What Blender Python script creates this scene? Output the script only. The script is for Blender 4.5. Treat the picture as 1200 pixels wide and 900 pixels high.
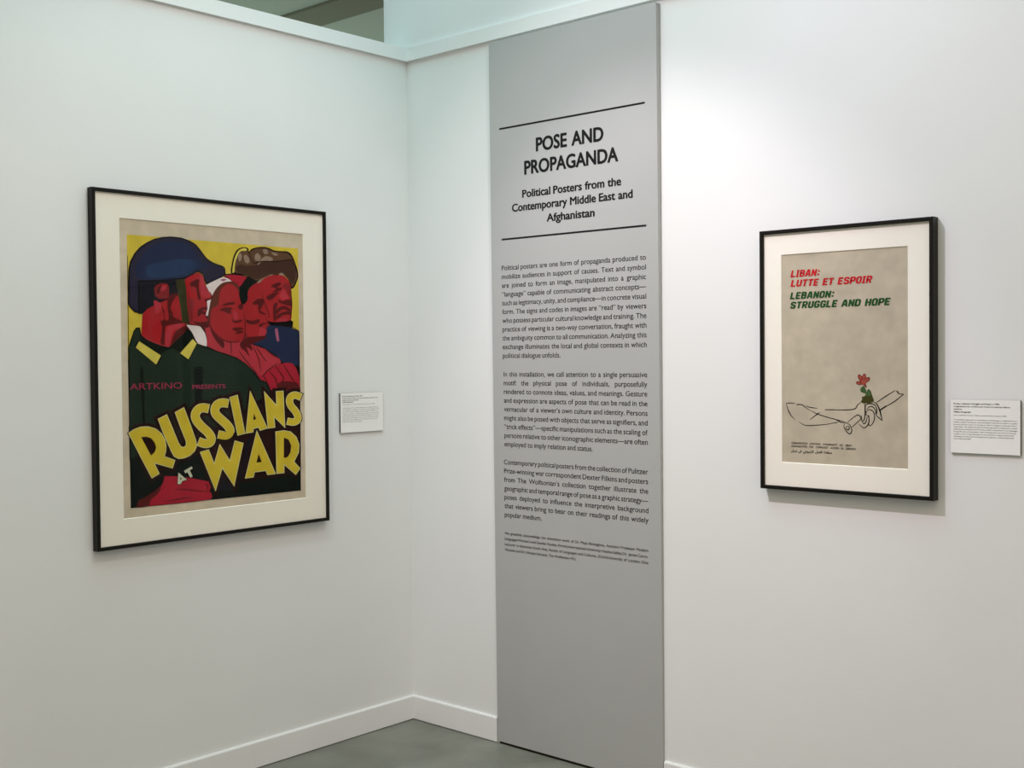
import bpy, bmesh, math
from mathutils import Matrix, Vector

for o in list(bpy.data.objects):
    bpy.data.objects.remove(o, do_unlink=True)
SC = bpy.context.scene
COL = SC.collection

# ------------------------------------------------------------------ camera
cam_data = bpy.data.cameras.new('camera')
cam = bpy.data.objects.new('camera', cam_data)
COL.objects.link(cam)
SC.camera = cam
yaw, pitch, roll = -0.73224437, -0.02180874, -0.00883496
fw = Vector((math.sin(yaw) * math.cos(pitch), math.cos(yaw) * math.cos(pitch), math.sin(pitch)))
rt = Vector((math.cos(yaw), -math.sin(yaw), 0))
up = rt.cross(fw)
c_, s_ = math.cos(roll), math.sin(roll)
rt2, up2 = c_ * rt + s_ * up, c_ * up - s_ * rt
m = Matrix((rt2, up2, -fw)).transposed().to_4x4()
m.translation = Vector((3.2570, -3.0555, 1.345))
cam.matrix_world = m
cam_data.sensor_fit = 'HORIZONTAL'
cam_data.sensor_width = 36
cam_data.lens = 1401.62 * 36 / 1200

# ------------------------------------------------------------------ light
SC.view_settings.view_transform = 'Standard'
SC.view_settings.look = 'None'
SC.view_settings.gamma = 1
SC.view_settings.use_curve_mapping = False
SC.view_settings.exposure = 0.0

world = bpy.data.worlds.new('gallery_ambient')
SC.world = world
world.use_nodes = True
nt = world.node_tree
nt.nodes.clear()
wo = nt.nodes.new('ShaderNodeOutputWorld')
bg = nt.nodes.new('ShaderNodeBackground')
ramp = nt.nodes.new('ShaderNodeValToRGB')
sep = nt.nodes.new('ShaderNodeSeparateXYZ')
mr = nt.nodes.new('ShaderNodeMapRange')
tc = nt.nodes.new('ShaderNodeTexCoord')
nt.links.new(tc.outputs['Generated'], sep.inputs[0])
nt.links.new(sep.outputs['Z'], mr.inputs['Value'])
mr.inputs['From Min'].default_value = -1
mr.inputs['From Max'].default_value = 1
nt.links.new(mr.outputs[0], ramp.inputs[0])
nt.links.new(ramp.outputs[0], bg.inputs['Color'])
nt.links.new(bg.outputs[0], wo.inputs['Surface'])
r = ramp.color_ramp
r.elements[0].position = 0.49; r.elements[0].color = (0.553, 0.536, 0.467, 1)
r.elements[1].position = 0.80; r.elements[1].color = (0.975, 0.794, 0.60, 1)
e = r.elements.new(0.50); e.color = (0.325, 0.317, 0.325, 1)
e = r.elements.new(0.60); e.color = (0.325, 0.317, 0.325, 1)
bg.inputs['Strength'].default_value = 1.2


def spot(name, loc, aim, power, size, blend, radius, col):
    d = bpy.data.lights.new(name, 'SPOT')
    d.energy = power; d.spot_size = math.radians(size); d.spot_blend = blend
    d.shadow_soft_size = radius; d.color = col
    o = bpy.data.objects.new(name, d)
    COL.objects.link(o)
    o.location = loc
    o.rotation_euler = (Vector(aim) - Vector(loc)).to_track_quat('-Z', 'Y').to_euler()
    return o


# track lights on the gallery ceiling, each aimed at one wall
spot('track_light_right_wide', (0.95, -1.8, 3.3), (1.15, 0, 1.0), 60, 48, 0.5, 0.035, (0.978, 0.85, 1.0))
spot('track_light_right_beam', (0.95, -1.8, 3.3), (1.12, 0, 1.3), 66, 37, 0.7, 0.035, (1.0, 0.86, 0.84))
spot('track_light_right_flood', (0.95, -1.8, 3.3), (1.5, 0, 0.9), 64, 80, 0.6, 0.035, (0.99, 0.91, 1.0))
spot('track_light_right_far', (1.0, -1.8, 3.3), (2.6, 0, 1.6), 45, 62, 0.8, 0.035, (0.92, 0.74, 1.0))
spot('track_light_left', (1.85, -0.95, 3.3), (0, -0.85, 0.85), 55, 76, 0.7, 0.05, (1.0, 0.89, 0.88))


def area(name, loc, aim, power, sx, sy, col):
    d = bpy.data.lights.new(name, 'AREA')
    d.energy = power; d.shape = 'RECTANGLE'; d.size = sx; d.size_y = sy; d.color = col
    o = bpy.data.objects.new(name, d)
    COL.objects.link(o)
    o.location = loc
    o.rotation_euler = (Vector(aim) - Vector(loc)).to_track_quat('-Z', 'Y').to_euler()
    return o


# added area lights: cool fill from above, fill for the ceiling behind the partition
area('cool_top_fill', (0.9, -1.0, 4.6), (0.9, -1.0, 0), 66, 2.6, 2.6, (0.22, 0.82, 1.0))
area('ceiling_fill', (-4.0, 0.8, 1.2), (-3.0, 1.6, 3.2), 30, 2.0, 2.0, (0.75, 1.0, 0.9))

# ------------------------------------------------------------------ materials
def lin(c):
    return tuple((x / 255 / 12.92) if x / 255 <= 0.04045 else ((x / 255 + 0.055) / 1.055) ** 2.4 for x in c) + (1,)


def mat(name, rgb, rough=0.6, spec=0.3, var=0.0, scale=8.0, bump=0.0, bscale=200.0, lines=None):
    mm = bpy.data.materials.new(name)
    mm.use_nodes = True
    n = mm.node_tree.nodes; l = mm.node_tree.links
    b = n['Principled BSDF']
    b.inputs['Roughness'].default_value = rough
    b.inputs['Specular IOR Level'].default_value = spec
    base = lin(rgb)
    b.inputs['Base Color'].default_value = base
    t = n.new('ShaderNodeTexCoord')
    if var:
        nz = n.new('ShaderNodeTexNoise'); nz.inputs['Scale'].default_value = scale
        nz.inputs['Detail'].default_value = 6
        l.new(t.outputs['Object'], nz.inputs['Vector'])
        cr = n.new('ShaderNodeValToRGB')
        cr.color_ramp.elements[0].position = 0.3; cr.color_ramp.elements[1].position = 0.7
        cr.color_ramp.elements[0].color = tuple(x * (1 - var) for x in base[:3]) + (1,)
        cr.color_ramp.elements[1].color = tuple(min(1, x * (1 + var)) for x in base[:3]) + (1,)
        l.new(nz.outputs['Fac'], cr.inputs[0])
        l.new(cr.outputs[0], b.inputs['Base Color'])
    if bump:
        nb = n.new('ShaderNodeTexNoise'); nb.inputs['Scale'].default_value = bscale
        nb.inputs['Detail'].default_value = 4
        l.new(t.outputs['Object'], nb.inputs['Vector'])
        bp = n.new('ShaderNodeBump'); bp.inputs['Strength'].default_value = bump
        bp.inputs['Distance'].default_value = 0.002
        l.new(nb.outputs['Fac'], bp.inputs['Height'])
        l.new(bp.outputs[0], b.inputs['Normal'])
    return mm


M = {}
M['wall'] = mat('white_wall_paint', (226, 227, 225), 0.75, 0.2, 0.012, 3.0, 0.12, 160)
M['trim'] = mat('white_trim_paint', (230, 231, 229), 0.5, 0.3, 0.01, 5.0)
M['base'] = mat('white_baseboard_paint', (228, 228, 226), 0.5, 0.3, 0.02, 6.0)
M['ceil'] = mat('grey_ceiling_paint', (176, 190, 180), 0.8, 0.1, 0.02, 4.0)
M['beam'] = mat('dark_beam', (126, 132, 118), 0.8, 0.1, 0.02, 4.0)  # beam toned darker than the ceiling
M['panel'] = mat('grey_panel_board', (169, 170, 168), 0.45, 0.4, 0.012, 5.0)
M['vinyl'] = mat('black_vinyl', (16, 16, 17), 0.55, 0.2, 0.05, 30)
M['vinyl_soft'] = mat('grey_black_vinyl', (44, 44, 44), 0.55, 0.2, 0.05, 30)
M['frame'] = mat('black_frame_lacquer', (15, 12, 7), 0.38, 0.2, 0.12, 14)
M['mat_cream'] = mat('cream_mat_board', (243, 235, 223), 0.85, 0.1, 0.012, 60)
M['mat_white'] = mat('warm_white_mat_board', (244, 238, 228), 0.85, 0.1, 0.012, 60)
M['bevel'] = mat('mat_board_core', (250, 246, 234), 0.85, 0.1, 0.01, 60)
M['card'] = mat('white_card_paper', (238, 237, 233), 0.7, 0.15, 0.01, 40)
M['core'] = mat('dark_card_edge', (28, 25, 16), 0.7, 0.15, 0.06, 40)

# polished concrete floor
fm = mat('polished_concrete', (126, 127, 118), 0.42, 0.35)
n = fm.node_tree.nodes; l = fm.node_tree.links
t = n.new('ShaderNodeTexCoord')
n1 = n.new('ShaderNodeTexNoise'); n1.inputs['Scale'].default_value = 3.5; n1.inputs['Detail'].default_value = 9
n1.inputs['Roughness'].default_value = 0.62; n1.inputs['Distortion'].default_value = 0.7
cr = n.new('ShaderNodeValToRGB')
cr.color_ramp.elements[0].position = 0.30; cr.color_ramp.elements[0].color = lin((95, 95, 85))
cr.color_ramp.elements[1].position = 0.72; cr.color_ramp.elements[1].color = lin((124, 124, 113))
l.new(t.outputs['Object'], n1.inputs['Vector']); l.new(n1.outputs['Fac'], cr.inputs[0])
l.new(cr.outputs[0], n['Principled BSDF'].inputs['Base Color'])
M['floor'] = fm

# clear glazing: mostly transmissive with a weak fresnel reflection
gm = bpy.data.materials.new('clear_glazing')
gm.use_nodes = True
n = gm.node_tree.nodes; l = gm.node_tree.links
n.clear()
out = n.new('ShaderNodeOutputMaterial'); mix = n.new('ShaderNodeMixShader')
tr = n.new('ShaderNodeBsdfTransparent'); gl = n.new('ShaderNodeBsdfGlossy'); fr = n.new('ShaderNodeFresnel')
tr.inputs[0].default_value = (0.985, 0.99, 0.985, 1)
gl.inputs['Roughness'].default_value = 0.03
fr.inputs['IOR'].default_value = 1.2
geo = n.new('ShaderNodeNewGeometry'); inv = n.new('ShaderNodeMath'); inv.operation = 'SUBTRACT'; inv.inputs[0].default_value = 1.0
mul = n.new('ShaderNodeMath'); mul.operation = 'MULTIPLY'
l.new(geo.outputs['Backfacing'], inv.inputs[1]); l.new(fr.outputs[0], mul.inputs[0]); l.new(inv.outputs[0], mul.inputs[1])
l.new(mul.outputs[0], mix.inputs[0]); l.new(tr.outputs[0], mix.inputs[1]); l.new(gl.outputs[0], mix.inputs[2])
l.new(mix.outputs[0], out.inputs['Surface'])
M['glass'] = gm

INKS = {
    'paper_tan': (202, 186, 164), 'paper_grey': (186, 175, 156),
    'yellow': (206, 180, 62), 'straw': (206, 188, 84), 'mustard': (204, 178, 52), 'pale_edge': (206, 198, 140), 'pale': (196, 196, 170),
    'green_black': (13, 20, 15), 'brown_black': (38, 17, 14), 'navy_black': (24, 23, 31), 'black': (12, 8, 7), 'ink': (22, 15, 12),
    'fur': (92, 64, 46), 'fur_dark': (66, 42, 32), 'fur_light': (142, 118, 100), 'hair_brown': (92, 44, 32),
    'navy': (33, 41, 67), 'navy_bright': (36, 54, 84), 'helmet_dark': (40, 36, 54),
    'red': (158, 36, 40), 'bright_red': (163, 29, 34), 'dark_red': (126, 34, 36), 'maroon': (84, 24, 24), 'pink_red': (172, 50, 60),
    'crimson': (163, 32, 48), 'mauve': (158, 86, 112), 'off_white': (222, 206, 204), 'coat_green': (30, 43, 33), 'strap': (54, 52, 30),
    'magenta': (146, 50, 76), 'petal': (158, 76, 62), 'petal_edge': (112, 34, 30), 'leaf': (66, 92, 54), 'leaf_dark': (62, 62, 28),
    'title_red': (188, 34, 44), 'title_green': (34, 78, 38),
}
INK = {}
def ink(k):
    if k not in INK:
        INK[k] = mat('print_' + k, INKS[k], 0.75, 0.05, 0.10, 24.0)
    return INK[k]


# ------------------------------------------------------------------ mesh helpers
class MB:
    """collects vertices and faces for ONE mesh object"""
    def __init__(self): self.v = []; self.f = []; self.mi = []; self.mats = []
    def midx(self, mm):
        if mm not in self.mats: self.mats.append(mm)
        return self.mats.index(mm)
    def add(self, vs, fs, mm):
        o = len(self.v); k = self.midx(mm)
        self.v += [tuple(p) for p in vs]
        for q in fs: self.f.append([i + o for i in q]); self.mi.append(k)
    def box(self, a, b, mm):
        x0, y0, z0 = a; x1, y1, z1 = b
        self.add([(x0, y0, z0), (x1, y0, z0), (x1, y1, z0), (x0, y1, z0), (x0, y0, z1), (x1, y0, z1), (x1, y1, z1), (x0, y1, z1)],
                 [(0, 3, 2, 1), (4, 5, 6, 7), (0, 1, 5, 4), (1, 2, 6, 5), (2, 3, 7, 6), (3, 0, 4, 7)], mm)
    def build(self, name, parent=None, bevel=0.0):
        me = bpy.data.meshes.new(name)
        me.from_pydata(self.v, [], self.f)
        for mm in self.mats: me.materials.append(mm)
        for p, k in zip(me.polygons, self.mi): p.material_index = k
        me.update()
        o = bpy.data.objects.new(name, me)
        COL.objects.link(o)
        if parent: o.parent = parent
        if bevel:
            md = o.modifiers.new('bevel', 'BEVEL'); md.width = bevel; md.segments = 2; md.limit_method = 'ANGLE'
        return o


def structure(o): o['kind'] = 'structure'; return o


def thing(name, label, cat, loc, rz=0.0, group=None):
    o = bpy.data.objects.new(name, None)
    COL.objects.link(o)
    o.empty_display_size = 0.1
    o.location = loc; o.rotation_euler = (0, 0, rz)
    o['label'] = label; o['category'] = cat
    if group: o['group'] = group
    return o


# flat filled outlines (with holes) from 2D curves
def fill(loops):
    cu = bpy.data.curves.new('tmp', 'CURVE')
    cu.dimensions = '2D'; cu.fill_mode = 'BOTH'
    for lp in loops:
        sp = cu.splines.new('POLY')
        sp.points.add(len(lp) - 1)
        for p, q in zip(sp.points, lp): p.co = (q[0], q[1], 0, 1)
        sp.use_cyclic_u = True
    o = bpy.data.objects.new('tmp', cu)
    COL.objects.link(o)
    dg = bpy.context.evaluated_depsgraph_get()
    me = o.evaluated_get(dg).to_mesh()
    vs = [(v.co.x, v.co.y) for v in me.vertices]; fs = [tuple(p.vertices) for p in me.polygons]
    o.evaluated_get(dg).to_mesh_clear()
    bpy.data.objects.remove(o); bpy.data.curves.remove(cu)
    return vs, fs


TXT = {}
def glyphs(t):
    cu = bpy.data.curves.new('tmp', 'FONT')
    cu.body = t; cu.size = 1.0; cu.resolution_u = 4
    o = bpy.data.objects.new('tmp', cu)
    COL.objects.link(o)
    dg = bpy.context.evaluated_depsgraph_get()
    me = o.evaluated_get(dg).to_mesh()
    vs = [(v.co.x, v.co.y) for v in me.vertices]; fs = [tuple(p.vertices) for p in me.polygons]
    o.evaluated_get(dg).to_mesh_clear()
    bpy.data.objects.remove(o); bpy.data.curves.remove(cu)
    return vs, fs
CAP = max(v[1] for v in glyphs('H')[0])
XH = max(v[1] for v in glyphs('x')[0]) / CAP


def word(t, bold=0.0, xh=None, wide=1.0):
    """filled outline of a word at cap height 1, starting at x = 0; bold thickens it, xh sets the height of its small letters"""
    k = (t, bold, xh, wide)
    if k in TXT: return TXT[k]
    vs, fs = glyphs(t)
    x0 = min([v[0] for v in vs], default=0)
    vs = [((v[0] - x0) / CAP * wide, v[1] / CAP) for v in vs]
    if xh:
        def f(y):
            if y <= 0: return y
            if y <= XH: return y * xh / XH
            if y <= 1: return xh + (y - XH) * (1 - xh) / (1 - XH)
            return y
        vs = [(x, f(y)) for x, y in vs]
    if bold:
        n = len(vs); V = []; F = []
        for i in range(8):
            a = math.pi / 4 * i
            dx, dy = bold * math.cos(a), bold * math.sin(a) * 0.7
            o = len(V)
            V += [(x + bold + dx, y + dy, i) for x, y in vs]
            F += [tuple(q + o for q in p) for p in fs]
        vs, fs = V, F
    TXT[k] = (vs, fs, max([v[0] for v in vs], default=0))
    return TXT[k]


# heavy squarish capitals for the poster heading: centre lines in a box 0.72 wide and 1 high
W_, C_ = 0.62, 0.14
BLOCK = {
    'L': ([[(0.1, 1), (0.1, 0.09), (W_ - 0.04, 0.09)]], 0.60),
    'I': ([[(0.17, 1), (0.17, 0)], [(0.0, 0.92), (0.34, 0.92)], [(0.0, 0.08), (0.34, 0.08)]], 0.36),
    'B': ([[(0.1, 0.09), (0.1, 0.91), (0.45, 0.91), (0.54, 0.83), (0.54, 0.6), (0.45, 0.52), (0.1, 0.52)], [(0.45, 0.52), (0.56, 0.44), (0.56, 0.18), (0.46, 0.09), (0.0, 0.09)]], 0.66),
    'A': ([[(0.09, 0), (0.2, 0.6), (0.28, 0.91), (0.44, 0.91), (0.52, 0.6), (0.63, 0)], [(0.15, 0.32), (0.57, 0.32)]], 0.72),
    'N': ([[(0.1, 0), (0.1, 1)], [(0.1, 0.95), (0.56, 0.05)], [(0.56, 0), (0.56, 1)]], 0.66),
    'U': ([[(0.1, 1), (0.1, 0.2), (0.21, 0.09), (0.45, 0.09), (0.56, 0.2), (0.56, 1)]], 0.66),
    'T': ([[(0.0, 0.91), (0.62, 0.91)], [(0.31, 0.9), (0.31, 0)]], 0.62),
    'E': ([[(0.58, 0.91), (0.1, 0.91), (0.1, 0.09), (0.58, 0.09)], [(0.1, 0.5), (0.52, 0.5)]], 0.60),
    'S': ([[(0.56, 0.7), (0.56, 0.82), (0.46, 0.91), (0.2, 0.91), (0.1, 0.82), (0.1, 0.62), (0.2, 0.53), (0.46, 0.47), (0.56, 0.38), (0.56, 0.18), (0.46, 0.09), (0.2, 0.09), (0.1, 0.18), (0.1, 0.3)]], 0.66),
    'P': ([[(0.1, 0), (0.1, 0.91), (0.45, 0.91), (0.56, 0.82), (0.56, 0.52), (0.45, 0.42), (0.1, 0.42)]], 0.64),
    'O': ([[(0.33, 0.09), (0.2, 0.09), (0.1, 0.2), (0.1, 0.8), (0.2, 0.91), (0.46, 0.91), (0.56, 0.8), (0.56, 0.2), (0.46, 0.09), (0.33, 0.09)]], 0.66),
    'R': ([[(0.1, 0), (0.1, 0.91), (0.45, 0.91), (0.56, 0.82), (0.56, 0.56), (0.45, 0.46), (0.1, 0.46)], [(0.34, 0.46), (0.58, 0)]], 0.66),
    'G': ([[(0.56, 0.7), (0.56, 0.82), (0.46, 0.91), (0.2, 0.91), (0.1, 0.8), (0.1, 0.2), (0.2, 0.09), (0.46, 0.09), (0.56, 0.2), (0.56, 0.46), (0.34, 0.46)]], 0.66),
    'D': ([[(0.1, 0.09), (0.1, 0.91), (0.42, 0.91), (0.56, 0.76), (0.56, 0.24), (0.42, 0.09), (0.0, 0.09)]], 0.66),
    'H': ([[(0.1, 0), (0.1, 1)], [(0.56, 0), (0.56, 1)], [(0.1, 0.5), (0.56, 0.5)]], 0.66),
    ':': ([[(0.17, 0.10), (0.17, 0.32)], [(0.17, 0.60), (0.17, 0.82)]], 0.27),
}
def block_word(t, thick=0.245):
    vs, fs, x = [], [], 0.0
    for ch in t:
        lines, w = BLOCK[ch]
        for li, ln in enumerate(lines):
            L, R = [], []
            for i, p in enumerate(ln):
                a = ln[max(i - 1, 0)]; c = ln[min(i + 1, len(ln) - 1)]
                def nrm(u, v):
                    dx, dy = v[0] - u[0], v[1] - u[1]; q = math.hypot(dx, dy) or 1
                    return (-dy / q, dx / q)
                n1 = nrm(a, p) if i else nrm(p, c)
                n2 = nrm(p, c) if i < len(ln) - 1 else n1
                mx, my = n1[0] + n2[0], n1[1] + n2[1]
                q = max(mx * mx + my * my, 1.0)
                mx, my = 2 * mx / q * thick / 2, 2 * my / q * thick / 2 * 0.9
                L.append((x + p[0] + mx, p[1] + my, li)); R.append((x + p[0] - mx, p[1] - my, li))
            o = len(vs); k = len(ln)
            vs += L + R
            fs += [(o + i, o + i + 1, o + k + i + 1, o + k + i) for i in range(k - 1)]
        x += w + 0.13
    return vs, fs, x - 0.13


def line(mb, s, x0, z0, cap, mm, place, width=None, xs=1.0, bold=0.0, shear=0.0, gap=0.42, justify=False, xh=None, block=False):
    """sets one line of words on a surface; place(x, z) gives the 3D point"""
    ws = [block_word(w) if block else word(w, bold, xh) for w in s.split(' ')]
    nat = sum(w[2] for w in ws) * cap * xs
    g = gap * cap * xs
    n = len(ws) - 1
    if width:
        if justify and n:
            if nat + n * g * 0.72 > width:
                k = width / (nat + n * g * 0.72); xs *= k; g *= 0.72 * k
            else:
                g = (width - nat) / n
        else:
            k = width / (nat + n * g); xs *= k; g *= k
    x = x0
    for vs, fs, w in ws:
        pts = []
        for v in vs:
            q = place(x + v[0] * cap * xs + v[1] * cap * shear, z0 + v[1] * cap)
            pts.append((q[0], q[1] - (v[2] * 0.00002 if len(v) > 2 else 0), q[2]))
        mb.add(pts, fs, mm)
        x += w * cap * xs + g


# ------------------------------------------------------------------ the room
TZ0, TZ1 = 2.4407, 2.4890          # underside and top of the white cap trim
PX0, PX1 = 0.4350, 1.1345          # text panel edges along the right wall
b = MB(); b.box((-5.0, -7.0, -0.1), (7.0, 6.0, 0.0), M['floor']); structure(b.build('floor'))
b = MB(); b.box((-0.12, -6.0, 0.0), (0.0, 0.0, TZ0 + 0.02), M['wall']); structure(b.build('wall_left'))
b = MB(); b.box((-0.122, 0.0, 0.0), (6.0, 0.15, 3.60), M['wall']); structure(b.build('wall_right'))
b = MB(); b.box((-0.13, -6.0, TZ0), (0.012, 0.0, TZ1), M['trim']); structure(b.build('trim_1'))
b = MB(); b.box((0.0120, -0.012, TZ0), (6.0, 0.0, TZ1), M['trim']); structure(b.build('trim_2'))


def skirting(mb, pts, mm):
    """baseboard section swept along a straight run: pts = (start, end, inward normal)"""
    a, c, nn = pts
    prof = [(0, 0.003), (0.0085, 0.003), (0.0085, 0.0845), (0.0060, 0.0895), (0, 0.0895)]
    vs = []
    for q in (a, c):
        for d, z in prof: vs.append((q[0] + nn[0] * d, q[1] + nn[1] * d, z))
    k = len(prof)
    fs = [(i, (i + 1) % k, k + (i + 1) % k, k + i) for i in range(k)] + [tuple(range(k))[::-1], tuple(range(k, 2 * k))]
    mb.add(vs, fs, mm)


b = MB(); skirting(b, ((0, -6.0), (0, -0.0086), (1, 0)), M['base']); structure(b.build('baseboard_left'))
b = MB(); skirting(b, ((0, 0), (PX0 - 0.003, 0), (0, -1)), M['base']); skirting(b, ((PX1 + 0.003, 0), (6.0, 0), (0, -1)), M['base'])
structure(b.build('baseboard_right'))
# the space beyond the partition: ceiling with one dark beam and a shallow joint
b = MB()
b.box((-9.0, 1.195, 3.20), (-1.70, 9.0, 3.30), M['ceil'])
b.box((-1.70, 1.195, 3.196), (-0.13, 9.0, 3.30), M['ceil'])
b.box((-9.0, -6.0, 3.20), (-0.13, 0.948, 3.30), M['ceil'])
structure(b.build('ceiling'))
b = MB(); b.box((-9.0, 0.949, 3.185), (-0.13, 1.194, 3.32), M['beam']); structure(b.build('ceiling_beam'))

# ------------------------------------------------------------------ text panel
DZ = 2.43
def pdepth(z): return 0.008 + 0.014 * z / DZ
panel = thing('text_panel', 'tall grey exhibition text panel leaning on the white wall from floor to trim', 'panel', ((PX0 + PX1) / 2, 0, 0))
PC = (PX0 + PX1) / 2
b = MB()
z0, z1 = 0.008, 2.4272
x0, x1 = PX0 - PC, PX1 - PC
b.add([(x0, -0.001, z0), (x1, -0.001, z0), (x1, -pdepth(z0), z0), (x0, -pdepth(z0), z0), (x0, -0.001, z1), (x1, -0.001, z1), (x1, -pdepth(z1), z1), (x0, -pdepth(z1), z1)],
      [(0, 1, 2, 3), (4, 7, 6, 5), (3, 2, 6, 7), (2, 1, 5, 6), (1, 0, 4, 5), (0, 3, 7, 4)], M['panel'])
b.build('board', panel, bevel=0.0012)
b = MB(); b.box((x0 + 0.01, -0.006, 0.0), (x1 - 0.01, -0.001, 0.009), M['core']); b.build('gap_shade_strip', panel)  # dark strip standing in for the shaded gap under the board
def pp(x, z): return (x - PC, -pdepth(z) - 0.0004, z)
def rule(z, xa, xb, h=0.0060):
    mb = MB()
    mb.add([pp(xa, z - h / 2), pp(xb, z - h / 2), pp(xb, z + h / 2), pp(xa, z + h / 2)], [(0, 1, 2, 3)], M['vinyl'])
    mb.build('rule', panel)
rule(2.1285, 0.4800, 1.0895); rule(1.7508, 0.4850, 1.0907)
for t_, x_, z_, w_ in (('POSE AND', 0.6444, 2.0334, 0.2841), ('PROPAGANDA', 0.5916, 1.9620, 0.3940)):
    b = MB(); line(b, t_, x_, z_, 0.0432, M['vinyl'], pp, width=w_, bold=0.056, gap=0.46); b.build('heading_line', panel)
b = MB()
line(b, 'Political Posters from the', 0.5812, 1.8851, 0.0246, M['vinyl'], pp, width=0.4150, bold=0.05, xh=0.70)
line(b, 'Contemporary Middle East and', 0.5340, 1.8417, 0.0246, M['vinyl'], pp, width=0.5064, bold=0.05, xh=0.70)
line(b, 'Afghanistan', 0.6876, 1.7962, 0.0246, M['vinyl'], pp, width=0.2020, bold=0.05, xh=0.70)
b.build('subheading', panel)
P1 = """Political posters are one form of propaganda produced to
mobilize audiences in support of causes. Text and symbol
are joined to form an image, manipulated into a graphic
\u201clanguage\u201d capable of communicating abstract concepts\u2014
such as legitimacy, unity, and compliance\u2014in concrete visual
form. The signs and codes in images are \u201cread\u201d by viewers
who possess particular cultural knowledge and training. The
practice of viewing is a two-way conversation, fraught with
the ambiguity common to all communication. Analyzing this
exchange illuminates the local and global contexts in which
political dialogue unfolds.""".split('\n')
P2 = """In this installation, we call attention to a single persuasive
motif: the physical pose of individuals, purposefully
rendered to connote ideas, values, and meanings. Gesture
and expression are aspects of pose that can be read in the
vernacular of a viewer\u2019s own culture and identity. Persons
might also be posed with objects that serve as signifiers, and
\u201ctrick effects\u201d\u2014specific manipulations such as the scaling of
persons relative to other iconographic elements\u2014are often
employed to imply relation and status.""".split('\n')
P3 = """Contemporary political posters from the collection of Pulitzer
Prize-winning war correspondent Dexter Filkins and posters
from The Wolfsonian\u2019s collection together illustrate the
geographic and temporal range of pose as a graphic strategy\u2014
poses deployed to influence the interpretive background
that viewers bring to bear on their readings of this widely
popular medium.""".split('\n')
P4 = """We gratefully acknowledge the translation work of Dr. Maya Boutaghou, Assistant Professor Modern
Languages/Women\u2019s and Gender Studies, Florida International University; Nadine Saliba; Dr. James Caron,
Lecturer in Islamicate South Asia, Faculty of Languages and Cultures, SOAS/University of London; Gina
Wouters and Dr. Nicolae Harsanyi, The Wolfsonian\u2013FIU.""".split('\n')
for rows, za, zb, xa, xb, last, cap, nm, mm in ((P1, 1.6456, 1.3452, 0.4835, 1.0878, 0.257, 0.0156, 'paragraph', 'vinyl_soft'), (P2, 1.2816, 1.0412, 0.4860, 1.0884, 0.385, 0.0156, 'paragraph', 'vinyl_soft'),
                                        (P3, 0.9790, 0.7976, 0.4825, 1.0882, 0.168, 0.0156, 'paragraph', 'vinyl_soft'), (P4, 0.7362, 0.6793, 0.4812, 1.0860, 0.3167, 0.0088, 'credit_text', 'vinyl_soft')):
    b = MB()
    for i, s in enumerate(rows):
        z = za + (zb - za) * i / (len(rows) - 1)
        if i < len(rows) - 1: line(b, s, xa, z, cap, M[mm], pp, width=xb - xa, xs=1.12, justify=True, xh=0.72, bold=0.012)
        else: line(b, s, xa, z, cap, M[mm], pp, width=last, xh=0.72, bold=0.012)
    b.build(nm, panel)


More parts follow.
